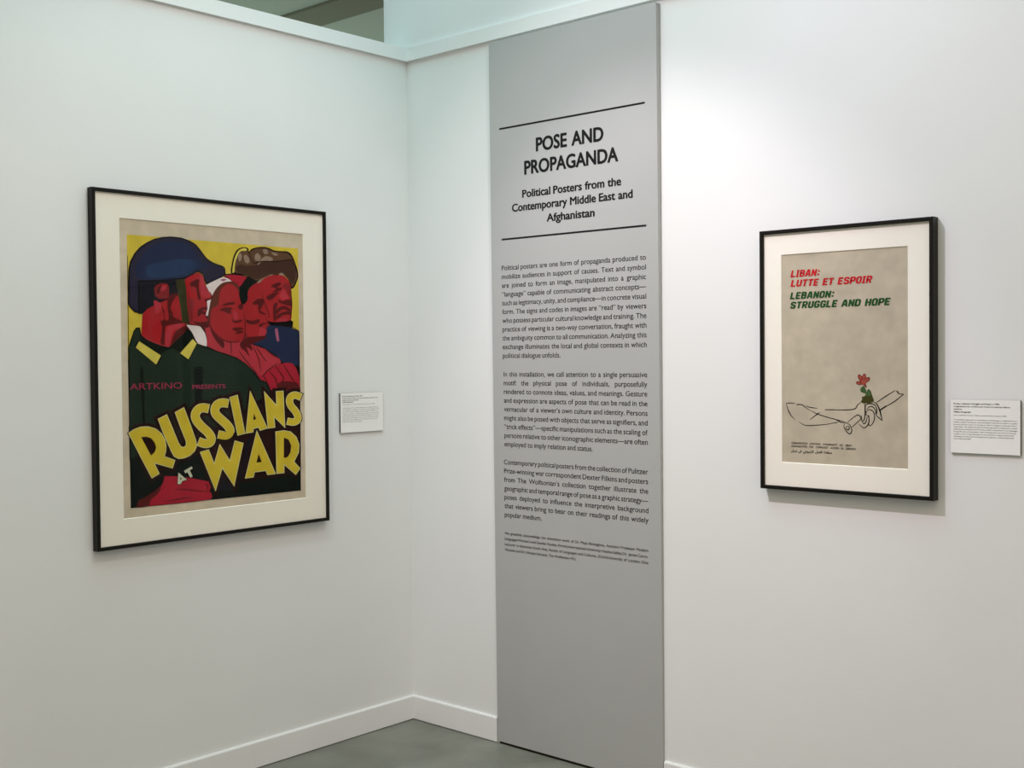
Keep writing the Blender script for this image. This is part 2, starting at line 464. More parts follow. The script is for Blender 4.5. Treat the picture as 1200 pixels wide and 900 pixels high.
# ------------------------------------------------------------------ framed posters
def framed(name, label, loc, rz, w, h, depth, face, mo, matm, sheet_ink, sheet_y, mat_y, glass_y):
    """mo = mat opening (x0, x1, z0, z1) in the frame's own coordinates"""
    t = thing(name, label, 'framed poster', loc, rz, 'framed posters on the gallery walls')
    # moulding: four mitred bars with a small rebate
    b = MB()
    prof = [(0.0, 0.0), (0.0, depth - 0.0012), (0.0012, depth), (face - 0.0010, depth), (face, depth - 0.0010), (face, 0.004), (face - 0.002, 0.0)]
    cs = [(-w / 2, 0, 1, 1), (w / 2, 0, -1, 1), (w / 2, h, -1, -1), (-w / 2, h, 1, -1)]
    vs = [(cx + sx * a, -0.0008 - d * (depth - 0.0008) / depth, cz + sz * a) for cx, cz, sx, sz in cs for a, d in prof]
    k = len(prof)
    fs = []
    for i in range(4):
        j = (i + 1) % 4
        for q in range(k):
            p = (q + 1) % k
            fs.append((i * k + q, j * k + q, j * k + p, i * k + p))
    b.add(vs, fs, M['frame'])
    b.build('frame', t)
    # backing board
    b = MB(); b.box((-w / 2 + face, -sheet_y + 0.002, face), (w / 2 - face, -0.003, h - face), M['core']); b.build('backing_board', t)
    # printed sheet
    mx0, mx1, mz0, mz1 = mo
    b = MB(); b.box((mx0 - 0.012, -sheet_y, mz0 - 0.012), (mx1 + 0.012, -sheet_y + 0.001, mz1 + 0.012), ink(sheet_ink))
    sheet = b.build('poster_sheet', t)
    # window mat with a bevelled opening
    b = MB()
    ox0, ox1, oz0, oz1 = -w / 2 + face, w / 2 - face, face, h - face
    bv = 0.0016
    def rect(x0, x1, z0, z1, y): return [(x0, y, z0), (x1, y, z0), (x1, y, z1), (x0, y, z1)]
    vs = rect(ox0, ox1, oz0, oz1, -mat_y) + rect(mx0 - bv, mx1 + bv, mz0 - bv, mz1 + bv, -mat_y)
    b.add(vs, [(i, (i + 1) % 4, 4 + (i + 1) % 4, 4 + i) for i in range(4)], M[matm])
    vs = rect(mx0 - bv, mx1 + bv, mz0 - bv, mz1 + bv, -mat_y) + rect(mx0, mx1, mz0, mz1, -sheet_y - 0.0005)
    b.add(vs, [(i, (i + 1) % 4, 4 + (i + 1) % 4, 4 + i) for i in range(4)], M['bevel'])
    vs = rect(ox0, ox1, oz0, oz1, -sheet_y - 0.0005) + rect(mx0, mx1, mz0, mz1, -sheet_y - 0.0005)
    b.add(vs, [(i, 4 + i, 4 + (i + 1) % 4, (i + 1) % 4) for i in range(4)], M[matm])
    b.build('mat_board', t)
    b = MB(); b.box((ox0, -glass_y - 0.0015, oz0), (ox1, -glass_y, oz1), M['glass']); b.build('glazing', t)
    return t, sheet


def artwork(data, sheet, y0, step):
    """flat printed shapes, one mesh per named part"""
    parts = {}
    for i, (part, c, loops) in enumerate(data):
        mb = parts.setdefault(part, MB())
        lp = [[(q[k] * 1e-4, q[k + 1] * 1e-4) for k in range(0, len(q), 2)] for q in loops]
        vs, fs = fill(lp)
        y = -(y0 + step * (i + 1))
        mb.add([(v[0], y, v[1]) for v in vs], fs, ink(c))
    return parts, y0 + step * (len(data) + 1)


def left_to_local(u): return u + 0.8444
# ---- data: outlines in tenths of a millimetre on each sheet
WAR = [
('illustration','yellow',[[-3179,9347,3191,9321,3188,6187,-3218,5522]]),
('illustration','green_black',[[-3210,5624,-1753,5903,3207,6447,3181,1143,-3189,1170]]),
('illustration','brown_black',[[-3223,3610,-2810,3847,-1783,4118,-553,4611,1405,5063,3211,5321,3193,1907,2034,1653,97,1727,-333,2711,-1653,3006,-3196,2893]]),
('illustration','navy_black',[[-179,1771,-31,1915,193,2085,432,2258,622,2411,740,2538,820,2650,886,2752,960,2851,1060,2973,1170,3106,1260,3200,1300,3204,1264,3078,1175,2860,1071,2609,989,2386,944,2192,913,2000,881,1826,830,1688,757,1597,671,1542,573,1506,461,1474,319,1435,153,1401,-3,1386,-115,1402,-186,1458,-232,1543,-235,1650]]),
('illustration','dark_red',[[-427,7965,249,8234,1344,8190,2336,8389,2820,8094,2871,7587,2859,6823,2272,6813,1881,6432,1498,6118,1013,6116,535,5993,-181,5932,-458,6111,-520,6589]]),
('illustration','maroon',[[-1647,8208,-973,8268,-664,8282,-309,7730,-323,6891,-416,6530,-873,6140,-1210,6345,-1679,6341]]),
('illustration','black',[[495,8336,476,8404,484,8500,507,8606,530,8702,552,8788,579,8871,610,8947,643,9013,678,9066,714,9108,754,9143,799,9172,853,9196,914,9213,975,9224,1027,9229,1071,9228,1110,9222,1142,9210,1167,9195,1180,9170,1184,9137,1186,9108,1195,9095,1210,9104,1228,9128,1252,9158,1286,9184,1332,9204,1388,9224,1449,9242,1511,9256,1575,9268,1643,9277,1711,9283,1775,9285,1838,9283,1898,9276,1956,9267,2011,9256,2060,9242,2105,9225,2150,9208,2202,9196,2263,9191,2330,9189,2399,9190,2465,9190,2529,9192,2592,9196,2653,9198,2708,9195,2755,9187,2798,9174,2836,9158,2872,9135,2905,9107,2934,9074,2962,9035,2988,8992,3014,8942,3039,8886,3062,8829,3084,8774,3106,8726,3127,8681,3146,8636,3161,8587,3173,8533,3181,8476,3185,8419,3181,8364,3169,8311,3148,8260,3124,8210,3098,8162,3073,8113,3046,8064,3018,8021,2988,7989,2956,7967,2922,7952,2890,7951,2861,7968,2841,8014,2827,8083,2811,8157,2786,8219,2751,8267,2710,8309,2662,8344,2608,8370,2549,8386,2485,8392,2414,8392,2336,8389,2244,8384,2140,8374,2038,8359,1950,8341,1882,8315,1826,8283,1774,8250,1720,8221,1661,8195,1602,8170,1544,8148,1493,8134,1452,8126,1418,8124,1384,8129,1343,8143,1295,8172,1242,8214,1185,8256,1123,8288,1055,8306,983,8316,907,8322,829,8327,739,8323,641,8311,553,8309]]),
('illustration','fur',[[613,8463,612,8512,615,8574,623,8641,635,8708,653,8776,677,8846,703,8914,730,8972,755,9019,780,9056,809,9088,842,9116,885,9142,935,9164,985,9180,1027,9189,1059,9189,1086,9180,1109,9166,1129,9149,1144,9123,1153,9089,1163,9058,1180,9045,1203,9054,1232,9080,1265,9111,1304,9138,1348,9161,1398,9183,1453,9203,1511,9219,1574,9231,1642,9240,1711,9246,1775,9248,1834,9245,1889,9238,1943,9229,1995,9218,2045,9204,2091,9187,2140,9170,2194,9158,2258,9152,2328,9150,2399,9149,2465,9149,2524,9150,2580,9154,2632,9156,2679,9152,2721,9144,2758,9131,2792,9115,2824,9094,2854,9071,2881,9044,2907,9012,2932,8973,2958,8925,2982,8869,3006,8810,3028,8756,3050,8707,3071,8661,3090,8616,3105,8568,3116,8517,3125,8464,3128,8412,3126,8362,3114,8314,3096,8269,3074,8225,3051,8183,3026,8139,2999,8094,2972,8056,2949,8029,2932,8014,2919,8010,2907,8015,2894,8033,2881,8068,2870,8117,2854,8171,2826,8221,2783,8269,2730,8317,2670,8360,2608,8392,2547,8410,2483,8417,2414,8418,2336,8415,2244,8409,2141,8398,2039,8384,1951,8366,1883,8341,1826,8311,1775,8280,1721,8252,1662,8228,1602,8206,1545,8187,1493,8174,1452,8168,1417,8166,1383,8170,1344,8184,1299,8211,1251,8249,1199,8289,1142,8320,1077,8338,1005,8349,933,8358,866,8365,803,8372,742,8375,688,8380,648,8389,625,8400,615,8412,613,8431]]),
('illustration','straw',[[539,8399,541,8454,552,8534,569,8624,588,8705,608,8777,631,8847,658,8912,686,8970,717,9020,750,9063,785,9100,824,9131,868,9156,918,9176,966,9190,1008,9197,1045,9196,1078,9188,1104,9176,1118,9164,1119,9152,1109,9139,1089,9126,1062,9115,1024,9110,975,9108,923,9104,878,9088,841,9060,807,9022,776,8977,748,8928,720,8872,694,8809,671,8744,652,8678,641,8608,635,8534,629,8466,619,8418,599,8388,574,8373,551,8375]]),
('illustration','fur_dark',[[650,8556,679,8589,736,8620,805,8644,871,8659,930,8658,990,8645,1055,8631,1128,8627,1215,8635,1312,8650,1410,8670,1502,8692,1581,8718,1653,8749,1726,8778,1806,8801,1896,8815,1992,8823,2091,8829,2188,8838,2286,8852,2385,8868,2482,8885,2577,8900,2674,8918,2772,8939,2861,8951,2932,8942,2979,8902,3009,8842,3028,8773,3047,8709,3068,8654,3087,8600,3099,8546,3104,8488,3097,8423,3083,8354,3062,8287,3040,8230,3013,8181,2981,8138,2948,8108,2919,8098,2896,8116,2876,8157,2854,8207,2822,8253,2778,8295,2726,8339,2669,8378,2609,8408,2547,8425,2483,8434,2414,8435,2337,8434,2245,8428,2143,8418,2042,8403,1951,8384,1878,8358,1814,8325,1753,8292,1683,8266,1601,8246,1511,8228,1422,8218,1345,8221,1284,8243,1234,8279,1184,8319,1124,8350,1044,8364,953,8370,865,8378,794,8396,736,8429,688,8472,656,8518]]),
('illustration','fur_light',[[986,8941,1002,8966,1031,8981,1066,8986,1097,8978,1128,8954,1161,8914,1189,8869,1206,8831,1208,8797,1201,8765,1186,8738,1167,8721,1139,8713,1103,8714,1067,8724,1038,8745,1016,8786,997,8842,986,8899]]),
('illustration','fur_light',[[1432,8998,1452,9025,1482,9049,1515,9064,1546,9066,1578,9050,1613,9020,1642,8983,1657,8949,1652,8914,1634,8876,1608,8842,1579,8820,1543,8812,1499,8814,1458,8824,1429,8843,1417,8874,1414,8918,1420,8962]]),
('illustration','fur_light',[[1732,8922,1768,8947,1804,8969,1841,8985,1885,8993,1942,8990,2009,8978,2071,8962,2113,8943,2135,8922,2141,8896,2134,8870,2112,8849,2069,8834,2008,8822,1942,8813,1882,8806,1831,8804,1782,8806,1736,8806,1692,8795,1647,8765,1601,8721,1563,8681,1539,8663,1533,8676,1540,8710,1556,8751,1579,8789,1609,8823,1648,8859,1691,8893]]),
('illustration','fur_light',[[2078,9129,2107,9134,2162,9129,2223,9120,2270,9109,2303,9096,2330,9080,2346,9064,2346,9051,2323,9039,2281,9028,2233,9022,2192,9026,2153,9046,2113,9077,2084,9109]]),
('illustration','fur_light',[[766,8929,784,8965,816,8998,851,9022,877,9027,894,9006,907,8966,914,8918,911,8876,896,8835,870,8791,841,8758,818,8748,798,8774,779,8824,766,8882]]),
('illustration','fur_light',[[1736,9186,1760,9204,1803,9215,1850,9218,1888,9211,1918,9190,1945,9155,1962,9119,1963,9091,1938,9071,1895,9055,1848,9047,1810,9051,1780,9075,1754,9115,1737,9156]]),
('illustration','fur_light',[[2375,8416,2387,8432,2418,8449,2457,8462,2492,8466,2527,8457,2564,8440,2595,8419,2609,8402,2600,8387,2575,8373,2542,8362,2510,8359,2473,8367,2429,8382,2392,8400]]),
('illustration','fur_light',[[1492,8119,1527,8146,1582,8180,1649,8216,1721,8252,1806,8291,1905,8333,1998,8370,2066,8393,2107,8399,2131,8393,2132,8378,2104,8354,2032,8317,1924,8268,1810,8217,1720,8175,1659,8141,1614,8111,1578,8087,1548,8074,1520,8073,1495,8082,1484,8098]]),
('illustration','black',[[1183,9058,1209,8993,1247,8898,1292,8803,1342,8737,1402,8715,1466,8723,1526,8743,1582,8758,1634,8768,1684,8780,1738,8792,1806,8801,1890,8804,1985,8804,2097,8807,2228,8818,2400,8842,2606,8877,2799,8911,2933,8935,2931,8948,2796,8927,2603,8896,2397,8865,2226,8843,2098,8835,1988,8835,1892,8836,1805,8833,1733,8824,1676,8812,1627,8800,1574,8789,1515,8772,1458,8752,1408,8742,1364,8756,1317,8814,1269,8906,1228,9000,1198,9064]]),
('illustration','navy',[[1198,6117,1804,6369,1846,6619,2001,6731,2425,6689,2888,6680,2915,6626,3180,6533,3179,5931,3180,5530,3134,5354,2600,5439,2406,5536,2254,5695,1949,5868,1647,6025,1310,6080]]),
('illustration','red',[[1682,8173,1730,8226,1795,8270,1870,8305,1950,8334,2040,8358,2140,8375,2242,8385,2336,8389,2422,8388,2504,8382,2580,8367,2647,8340,2705,8300,2756,8248,2799,8189,2832,8126,2853,8062,2862,7994,2867,7921,2875,7842,2888,7752,2902,7654,2914,7554,2920,7461,2918,7374,2908,7291,2897,7213,2888,7142,2883,7077,2882,7017,2876,6964,2860,6918,2836,6880,2806,6849,2763,6824,2701,6804,2610,6790,2497,6780,2379,6777,2271,6782,2176,6792,2086,6809,2002,6834,1927,6870,1858,6916,1795,6971,1742,7037,1702,7116,1681,7214,1675,7329,1675,7446,1672,7550,1662,7637,1651,7713,1642,7786,1639,7860,1639,7942,1642,8026,1654,8106]]),
('illustration','dark_red',[[2604,8117,2653,8124,2714,8123,2774,8114,2820,8094,2848,8061,2865,8018,2876,7966,2884,7905,2891,7826,2894,7731,2893,7643,2887,7587,2875,7572,2859,7583,2839,7611,2813,7649,2780,7701,2741,7769,2700,7840,2659,7897,2615,7937,2566,7967,2526,7992,2505,8018,2509,8047,2531,8076,2565,8101]]),
('illustration','maroon',[[2041,8000,2065,8026,2123,8056,2193,8086,2254,8109,2304,8126,2353,8140,2396,8148,2429,8148,2451,8138,2465,8119,2469,8096,2459,8073,2422,8047,2363,8018,2310,7991,2290,7972,2324,7967,2393,7972,2463,7976,2504,7971,2506,7950,2487,7921,2452,7889,2405,7863,2331,7839,2234,7816,2144,7800,2095,7799,2110,7819,2167,7856,2227,7896,2251,7930,2214,7951,2142,7967,2072,7981]]),
('illustration','maroon',[[1855,7634,1883,7661,1931,7692,1991,7723,2056,7750,2136,7777,2231,7803,2317,7822,2365,7824,2363,7802,2327,7762,2275,7717,2228,7677,2185,7644,2139,7611,2093,7582,2053,7562,2019,7552,1989,7548,1963,7551,1938,7559,1908,7571,1877,7589,1855,7611]]),
('illustration','maroon',[[2361,7571,2388,7568,2425,7552,2470,7536,2516,7529,2568,7537,2625,7555,2682,7573,2733,7583,2778,7585,2821,7583,2857,7574,2882,7555,2898,7517,2906,7465,2901,7413,2879,7380,2835,7371,2772,7377,2701,7391,2632,7405,2559,7421,2480,7440,2409,7462,2360,7483,2338,7508,2334,7535,2344,7558]]),
('illustration','maroon',[[2193,7189,2226,7224,2279,7260,2340,7293,2396,7320,2445,7340,2493,7355,2542,7363,2592,7363,2649,7353,2710,7333,2766,7308,2807,7283,2831,7251,2844,7214,2843,7181,2825,7166,2782,7177,2719,7207,2650,7239,2590,7255,2542,7252,2498,7239,2456,7218,2414,7194,2366,7161,2317,7118,2272,7081,2237,7064,2211,7078,2191,7111,2183,7152]]),
('illustration','maroon',[[2188,6906,2194,6933,2220,6976,2259,7025,2307,7066,2367,7099,2440,7129,2517,7155,2589,7173,2659,7184,2729,7189,2791,7187,2833,7179,2852,7158,2855,7128,2842,7097,2815,7076,2769,7072,2704,7078,2633,7084,2568,7078,2510,7054,2454,7020,2401,6984,2352,6956,2300,6934,2249,6914,2208,6902]]),
('illustration','maroon',[[2134,7376,2174,7433,2233,7463,2289,7471,2321,7460,2316,7425,2288,7366,2255,7294,2232,7222,2227,7141,2229,7050,2232,6966,2227,6907,2208,6870,2182,6848,2156,6851,2138,6889,2126,6985,2119,7127,2120,7271]]),
('illustration','pink_red',[[2502,7876,2520,7898,2535,7910,2554,7910,2581,7894,2627,7853,2686,7790,2741,7724,2774,7673,2778,7642,2765,7623,2739,7609,2705,7598,2660,7585,2603,7575,2544,7570,2498,7575,2463,7594,2435,7621,2416,7656,2410,7693,2421,7738,2446,7790,2476,7840]]),
('illustration','pink_red',[[2311,6877,2335,6900,2373,6924,2419,6946,2468,6959,2529,6962,2600,6957,2664,6947,2703,6931,2709,6907,2694,6875,2664,6842,2622,6819,2562,6805,2483,6797,2405,6795,2349,6799,2319,6811,2303,6831,2302,6855]]),
('illustration','dark_red',[[1492,8072,1516,8085,1559,8075,1606,8049,1641,8016,1662,7974,1677,7920,1686,7860,1695,7800,1703,7736,1710,7667,1713,7602,1710,7552,1697,7514,1677,7485,1654,7473,1633,7487,1615,7539,1597,7620,1580,7712,1562,7796,1540,7875,1513,7957,1494,8027]]),
('illustration','black',[[1869,6838,2195,6818,2662,6851,2840,6902,2946,6840,2915,6648,2425,6689,2001,6715]]),
('illustration','mauve',[[2183,6592,2288,6624,2324,6436,2358,6184,2269,6183,2207,6403]]),
('illustration','black',[[2849,7904,2853,7834,2862,7735,2870,7625,2873,7523,2870,7432,2863,7341,2854,7254,2848,7173,2843,7097,2838,7024,2834,6962,2833,6918,2848,6918,2855,6961,2864,7023,2872,7096,2881,7172,2889,7253,2898,7340,2905,7432,2906,7525,2900,7627,2887,7737,2874,7837,2864,7905]]),
('illustration','black',[[2908,6654,3151,6530,3158,5546,3187,5546,3194,6537,2924,6674]]),
('illustration','red',[[962,7498,1114,7780,1228,7938,1454,8070,1586,8107,1686,7987,1681,7675,1754,7491,1838,7275,1953,7090,1872,7001,1783,6955,1858,6869,1850,6838,1871,6744,1808,6618,1867,6494,1728,6330,1500,6288,1164,6286,1001,6485,960,6915,951,7283]]),
('illustration','green_black',[[794,7952,817,8022,852,8069,894,8105,936,8142,980,8182,1028,8221,1076,8253,1122,8272,1164,8276,1203,8268,1244,8252,1289,8234,1350,8213,1421,8189,1482,8162,1512,8135,1496,8109,1450,8083,1392,8057,1341,8029,1300,8000,1260,7970,1222,7939,1190,7906,1166,7870,1147,7833,1132,7793,1121,7749,1119,7698,1125,7642,1128,7585,1118,7534,1089,7484,1048,7435,1003,7396,960,7376,918,7371,875,7379,836,7407,807,7463,791,7564,782,7701,783,7842]]),
('illustration','maroon',[[1313,7432,1348,7464,1401,7505,1463,7544,1521,7571,1580,7583,1643,7587,1700,7582,1740,7568,1760,7544,1765,7510,1759,7470,1745,7428,1720,7379,1684,7323,1644,7272,1610,7238,1581,7226,1554,7230,1532,7243,1516,7260,1514,7288,1522,7325,1527,7361,1518,7385,1485,7389,1436,7382,1386,7372,1349,7371,1325,7379,1308,7392,1302,7409]]),
('illustration','maroon',[[1535,7236,1559,7226,1597,7199,1641,7166,1684,7140,1732,7122,1787,7106,1833,7092,1854,7081,1840,7073,1801,7067,1753,7064,1709,7066,1669,7073,1627,7084,1588,7099,1559,7119,1540,7148,1528,7186,1526,7220]]),
('illustration','maroon',[[1545,6724,1574,6746,1619,6765,1670,6780,1716,6789,1763,6791,1814,6787,1854,6779,1868,6769,1839,6757,1779,6743,1717,6726,1677,6710,1669,6693,1678,6675,1695,6657,1714,6642,1741,6629,1777,6618,1806,6609,1808,6603,1769,6597,1702,6591,1631,6591,1581,6600,1553,6623,1538,6658,1535,6694]]),
('illustration','maroon',[[1044,6886,1084,6883,1146,6867,1216,6850,1285,6844,1355,6857,1431,6882,1500,6904,1548,6910,1572,6891,1580,6856,1571,6817,1546,6786,1497,6764,1427,6747,1350,6734,1283,6729,1224,6733,1167,6744,1117,6760,1079,6779,1052,6805,1034,6838,1030,6868]]),
('illustration','pink_red',[[1581,6647,1618,6652,1671,6648,1727,6635,1770,6618,1801,6594,1826,6562,1842,6527,1844,6494,1831,6460,1805,6425,1770,6393,1728,6368,1672,6348,1602,6332,1539,6326,1501,6335,1501,6368,1526,6419,1558,6475,1579,6522,1581,6561,1574,6598,1570,6628]]),
('illustration','maroon',[[1016,6270,1052,6289,1107,6304,1183,6316,1276,6327,1413,6339,1586,6352,1746,6358,1842,6353,1850,6332,1801,6299,1724,6261,1650,6227,1579,6197,1496,6168,1415,6141,1348,6117,1299,6094,1262,6072,1230,6057,1197,6055,1162,6070,1127,6098,1096,6132,1069,6162,1043,6191,1018,6219,1005,6247]]),
('illustration','maroon',[[1668,7735,1683,7697,1704,7642,1729,7580,1752,7518,1773,7459,1794,7396,1817,7333,1841,7270,1873,7203,1910,7134,1940,7072,1953,7027,1942,7004,1912,6988,1875,6977,1850,6968,1854,6957,1880,6963,1921,6971,1961,6990,1982,7027,1970,7081,1940,7146,1904,7215,1873,7280,1849,7342,1826,7405,1803,7467,1779,7526,1753,7587,1725,7649,1700,7702,1681,7740]]),
('illustration','black',[[250,8318,312,8332,399,8342,503,8348,611,8347,729,8340,862,8327,993,8309,1104,8287,1200,8256,1285,8217,1349,8181,1381,8160,1366,8164,1315,8184,1250,8205,1196,8214,1157,8209,1121,8198,1086,8177,1046,8146,1000,8094,950,8023,901,7959,859,7924,830,7930,809,7962,786,8005,751,8042,698,8071,634,8100,565,8128,499,8154,430,8176,358,8195,293,8214,249,8234,223,8256,211,8279,219,8301]]),
('illustration','crimson',[[249,8276,304,8289,394,8303,502,8313,610,8317,729,8311,864,8299,986,8282,1067,8264,1092,8246,1079,8227,1045,8203,1010,8169,970,8116,919,8049,867,7988,823,7953,793,7957,771,7987,748,8025,715,8056,667,8076,609,8093,550,8110,498,8129,457,8152,420,8178,387,8202,356,8223,316,8240,271,8253,242,8265]]),
('illustration','off_white',[[-462,7934,-251,8047,-2,8162,177,8225,355,8193,505,8105,210,8045,-24,7891,-168,7735,-240,7612,-360,7773]]),
('illustration','mauve',[[51,8129,212,8178,337,8147,192,8089]]),
('illustration','off_white',[[-429,7442,-260,7507,-326,7310,-409,6973,-492,6992,-412,7203]]),
('illustration','off_white',[[-1187,6684,-692,6646,-505,6410,-443,6201,-467,6007,-804,6110,-970,6420]]),
('illustration','black',[[-695,6643,-671,6624,-636,6600,-599,6568,-566,6524,-535,6462,-505,6384,-479,6303,-461,6229,-454,6161,-457,6093,-463,6034,-465,5992,-455,5991,-448,6033,-439,6092,-433,6162,-437,6233,-455,6308,-481,6391,-512,6470,-545,6534,-583,6579,-624,6612,-662,6634,-689,6650]]),
('illustration','hair_brown',[[-341,7250,-321,7341,-304,7414,-287,7476,-266,7537,-243,7596,-218,7649,-190,7700,-157,7750,-118,7802,-74,7854,-27,7903,23,7947,74,7984,128,8018,184,8046,246,8067,315,8082,392,8092,467,8094,534,8088,590,8073,640,8048,684,8018,721,7986,752,7949,777,7906,794,7864,802,7830,809,7807,812,7790,796,7777,747,7767,643,7765,500,7770,354,7769,240,7749,171,7702,126,7636,92,7564,58,7502,24,7451,-6,7406,-35,7362,-69,7317,-112,7272,-161,7228,-209,7183,-248,7132,-277,7075,-299,7011,-318,6948,-340,6891,-371,6824,-406,6751,-436,6703,-448,6709,-436,6800,-406,6950,-371,7116]]),
('illustration','red',[[44,7712,73,7776,108,7829,147,7874,190,7914,235,7951,285,7984,336,8009,389,8022,443,8020,500,8007,555,7986,604,7960,647,7933,685,7901,719,7862,747,7813,769,7750,784,7675,798,7597,816,7525,842,7460,872,7399,901,7340,922,7282,931,7228,933,7176,933,7124,937,7068,946,7006,959,6941,971,6874,980,6808,986,6741,990,6672,991,6606,991,6546,988,6494,985,6448,978,6404,966,6362,949,6317,929,6273,902,6233,867,6202,822,6180,767,6166,707,6158,647,6152,586,6147,522,6147,458,6149,394,6157,332,6167,270,6180,208,6200,144,6228,73,6268,-2,6316,-74,6371,-137,6428,-190,6490,-237,6555,-274,6625,-301,6697,-315,6774,-317,6858,-312,6939,-303,7011,-293,7074,-280,7129,-259,7179,-229,7223,-182,7255,-122,7276,-61,7303,-15,7349,8,7427,19,7526,27,7627]]),
('illustration','maroon',[[137,7317,160,7335,199,7360,250,7386,306,7406,379,7421,467,7433,549,7440,603,7439,622,7425,617,7402,596,7377,569,7359,532,7349,482,7344,428,7341,377,7335,329,7326,279,7315,233,7306,197,7300,168,7299,145,7301,133,7306]]),
('illustration','maroon',[[27,7151,49,7174,100,7207,166,7238,232,7259,308,7264,397,7261,477,7253,527,7242,533,7229,508,7213,474,7194,454,7173,457,7147,470,7117,480,7089,474,7070,442,7063,394,7064,343,7070,301,7079,275,7091,258,7108,239,7124,212,7137,164,7142,101,7141,48,7142]]),
('illustration','maroon',[[750,7324,771,7350,804,7379,840,7401,869,7410,891,7399,910,7374,924,7343,930,7313,925,7284,913,7251,896,7222,876,7205,852,7201,824,7206,796,7218,774,7233,760,7251,749,7275,744,7300]]),
('illustration','maroon',[[497,6967,503,6957,514,6925,530,6888,550,6862,574,6849,604,6842,638,6841,677,6842,727,6852,787,6869,842,6884,879,6889,894,6880,896,6862,885,6840,859,6821,812,6803,745,6784,676,6769,621,6762,584,6765,557,6776,537,6792,520,6815,507,6852,499,6901,496,6945]]),
('illustration','maroon',[[483,6565,508,6580,550,6598,601,6615,655,6625,716,6628,787,6626,853,6620,900,6613,926,6602,937,6588,934,6573,917,6561,871,6552,800,6544,736,6537,708,6531,737,6527,802,6525,872,6522,917,6515,927,6501,921,6482,901,6463,871,6447,824,6435,761,6424,698,6417,651,6414,625,6417,610,6425,605,6435,608,6444,629,6455,665,6466,698,6477,707,6488,683,6499,636,6509,584,6519,544,6529,517,6538,493,6546,480,6555]]),
('illustration','pink_red',[[554,7121,574,7145,603,7156,636,7154,663,7138,687,7101,710,7045,727,6987,733,6941,725,6913,706,6893,682,6881,659,6873,636,6866,610,6864,586,6871,569,6892,557,6940,549,7007,547,7074]]),
('illustration','maroon',[[-368,6707,-330,6654,-276,6577,-212,6494,-147,6420,-81,6360,-9,6304,64,6255,134,6215,200,6185,263,6164,325,6150,390,6139,459,6131,531,6128,602,6128,667,6132,728,6139,786,6149,840,6164,886,6186,924,6210,956,6238,981,6280,999,6344,1012,6446,1019,6577,1021,6711,1017,6824,1004,6915,983,6994,961,7056,946,7101,928,7097,941,7051,960,6988,978,6911,988,6822,989,6710,985,6577,976,6448,961,6349,943,6290,922,6257,896,6237,863,6217,822,6198,775,6186,721,6177,663,6171,601,6167,533,6166,464,6168,397,6175,335,6184,276,6196,216,6215,153,6242,85,6279,12,6326,-60,6379,-126,6436,-192,6506,-257,6587,-314,6663,-353,6715]]),
('illustration','pink_red',[[-520,6589,-345,6606,-138,6383,143,6198,393,6126,720,6140,1016,6285,1161,6116,1309,6061,1797,5925,2100,5736,2349,5615,2425,5457,2171,5349,1938,5226,1708,5104,1480,5046,1333,5203,1002,5454,675,5650,279,5774,-76,5865,-442,6016,-455,6291]]),
('illustration','maroon',[[-328,6591,-299,6571,-242,6505,-172,6423,-103,6353,-30,6302,53,6254,128,6207,178,6159,196,6104,192,6044,176,5993,157,5962,139,5955,117,5965,88,5989,51,6022,1,6068,-59,6126,-121,6192,-175,6263,-227,6352,-279,6457,-318,6547]]),
('illustration','maroon',[[793,6115,831,6161,890,6213,957,6254,1016,6270,1067,6252,1116,6210,1161,6155,1198,6101,1230,6039,1259,5967,1274,5904,1269,5869,1226,5886,1156,5936,1087,5984,1048,5993,1058,5935,1099,5835,1140,5737,1154,5684,1128,5698,1079,5752,1022,5818,972,5870,931,5898,890,5918,854,5937,827,5962,804,5996,787,6035,780,6076]]),
('illustration','maroon',[[427,6144,425,6118,424,6081,426,6038,428,5992,430,5935,433,5868,437,5807,442,5764,462,5764,466,5807,469,5869,470,5936,470,5993,466,6041,460,6084,453,6120,446,6145]]),
('illustration','maroon',[[1263,6036,1287,5993,1324,5933,1364,5865,1399,5800,1428,5742,1456,5685,1482,5624,1506,5554,1530,5462,1552,5354,1571,5253,1586,5183,1605,5185,1597,5256,1583,5357,1566,5467,1546,5562,1523,5635,1497,5698,1468,5756,1436,5814,1396,5879,1352,5945,1310,6003,1280,6043]]),
('illustration','maroon',[[1430,5989,1462,5935,1511,5859,1568,5776,1623,5703,1681,5638,1742,5576,1798,5524,1839,5488,1855,5498,1822,5539,1772,5595,1715,5659,1660,5723,1604,5795,1544,5875,1488,5948,1448,5998]]),
('illustration','maroon',[[744,5866,780,5812,833,5737,903,5647,987,5551,1102,5434,1243,5299,1378,5173,1473,5087,1489,5098,1400,5189,1271,5319,1134,5456,1021,5573,936,5668,863,5754,804,5825,760,5875]]),
('illustration','maroon',[[1790,5909,1842,5870,1920,5816,2006,5759,2087,5711,2165,5674,2244,5642,2314,5617,2364,5601,2374,5616,2328,5639,2262,5670,2186,5705,2112,5742,2032,5788,1943,5841,1861,5890,1803,5922]]),
('illustration','crimson',[[1480,5046,1708,5104,1938,5226,2171,5365,2601,5471,2876,5452,3033,5291,3149,5033,3186,4840,3180,4519,2782,4466,2235,4544,1966,4582,1817,4837,1591,4919,1425,5124,1205,5360]]),
('illustration','maroon',[[1639,4960,1668,4992,1708,5040,1754,5091,1802,5137,1853,5175,1909,5212,1969,5249,2030,5288,2100,5331,2177,5377,2247,5420,2295,5450,2282,5465,2230,5440,2156,5403,2075,5360,2002,5319,1938,5282,1877,5245,1819,5206,1767,5163,1719,5112,1677,5056,1643,5006,1620,4970]]),
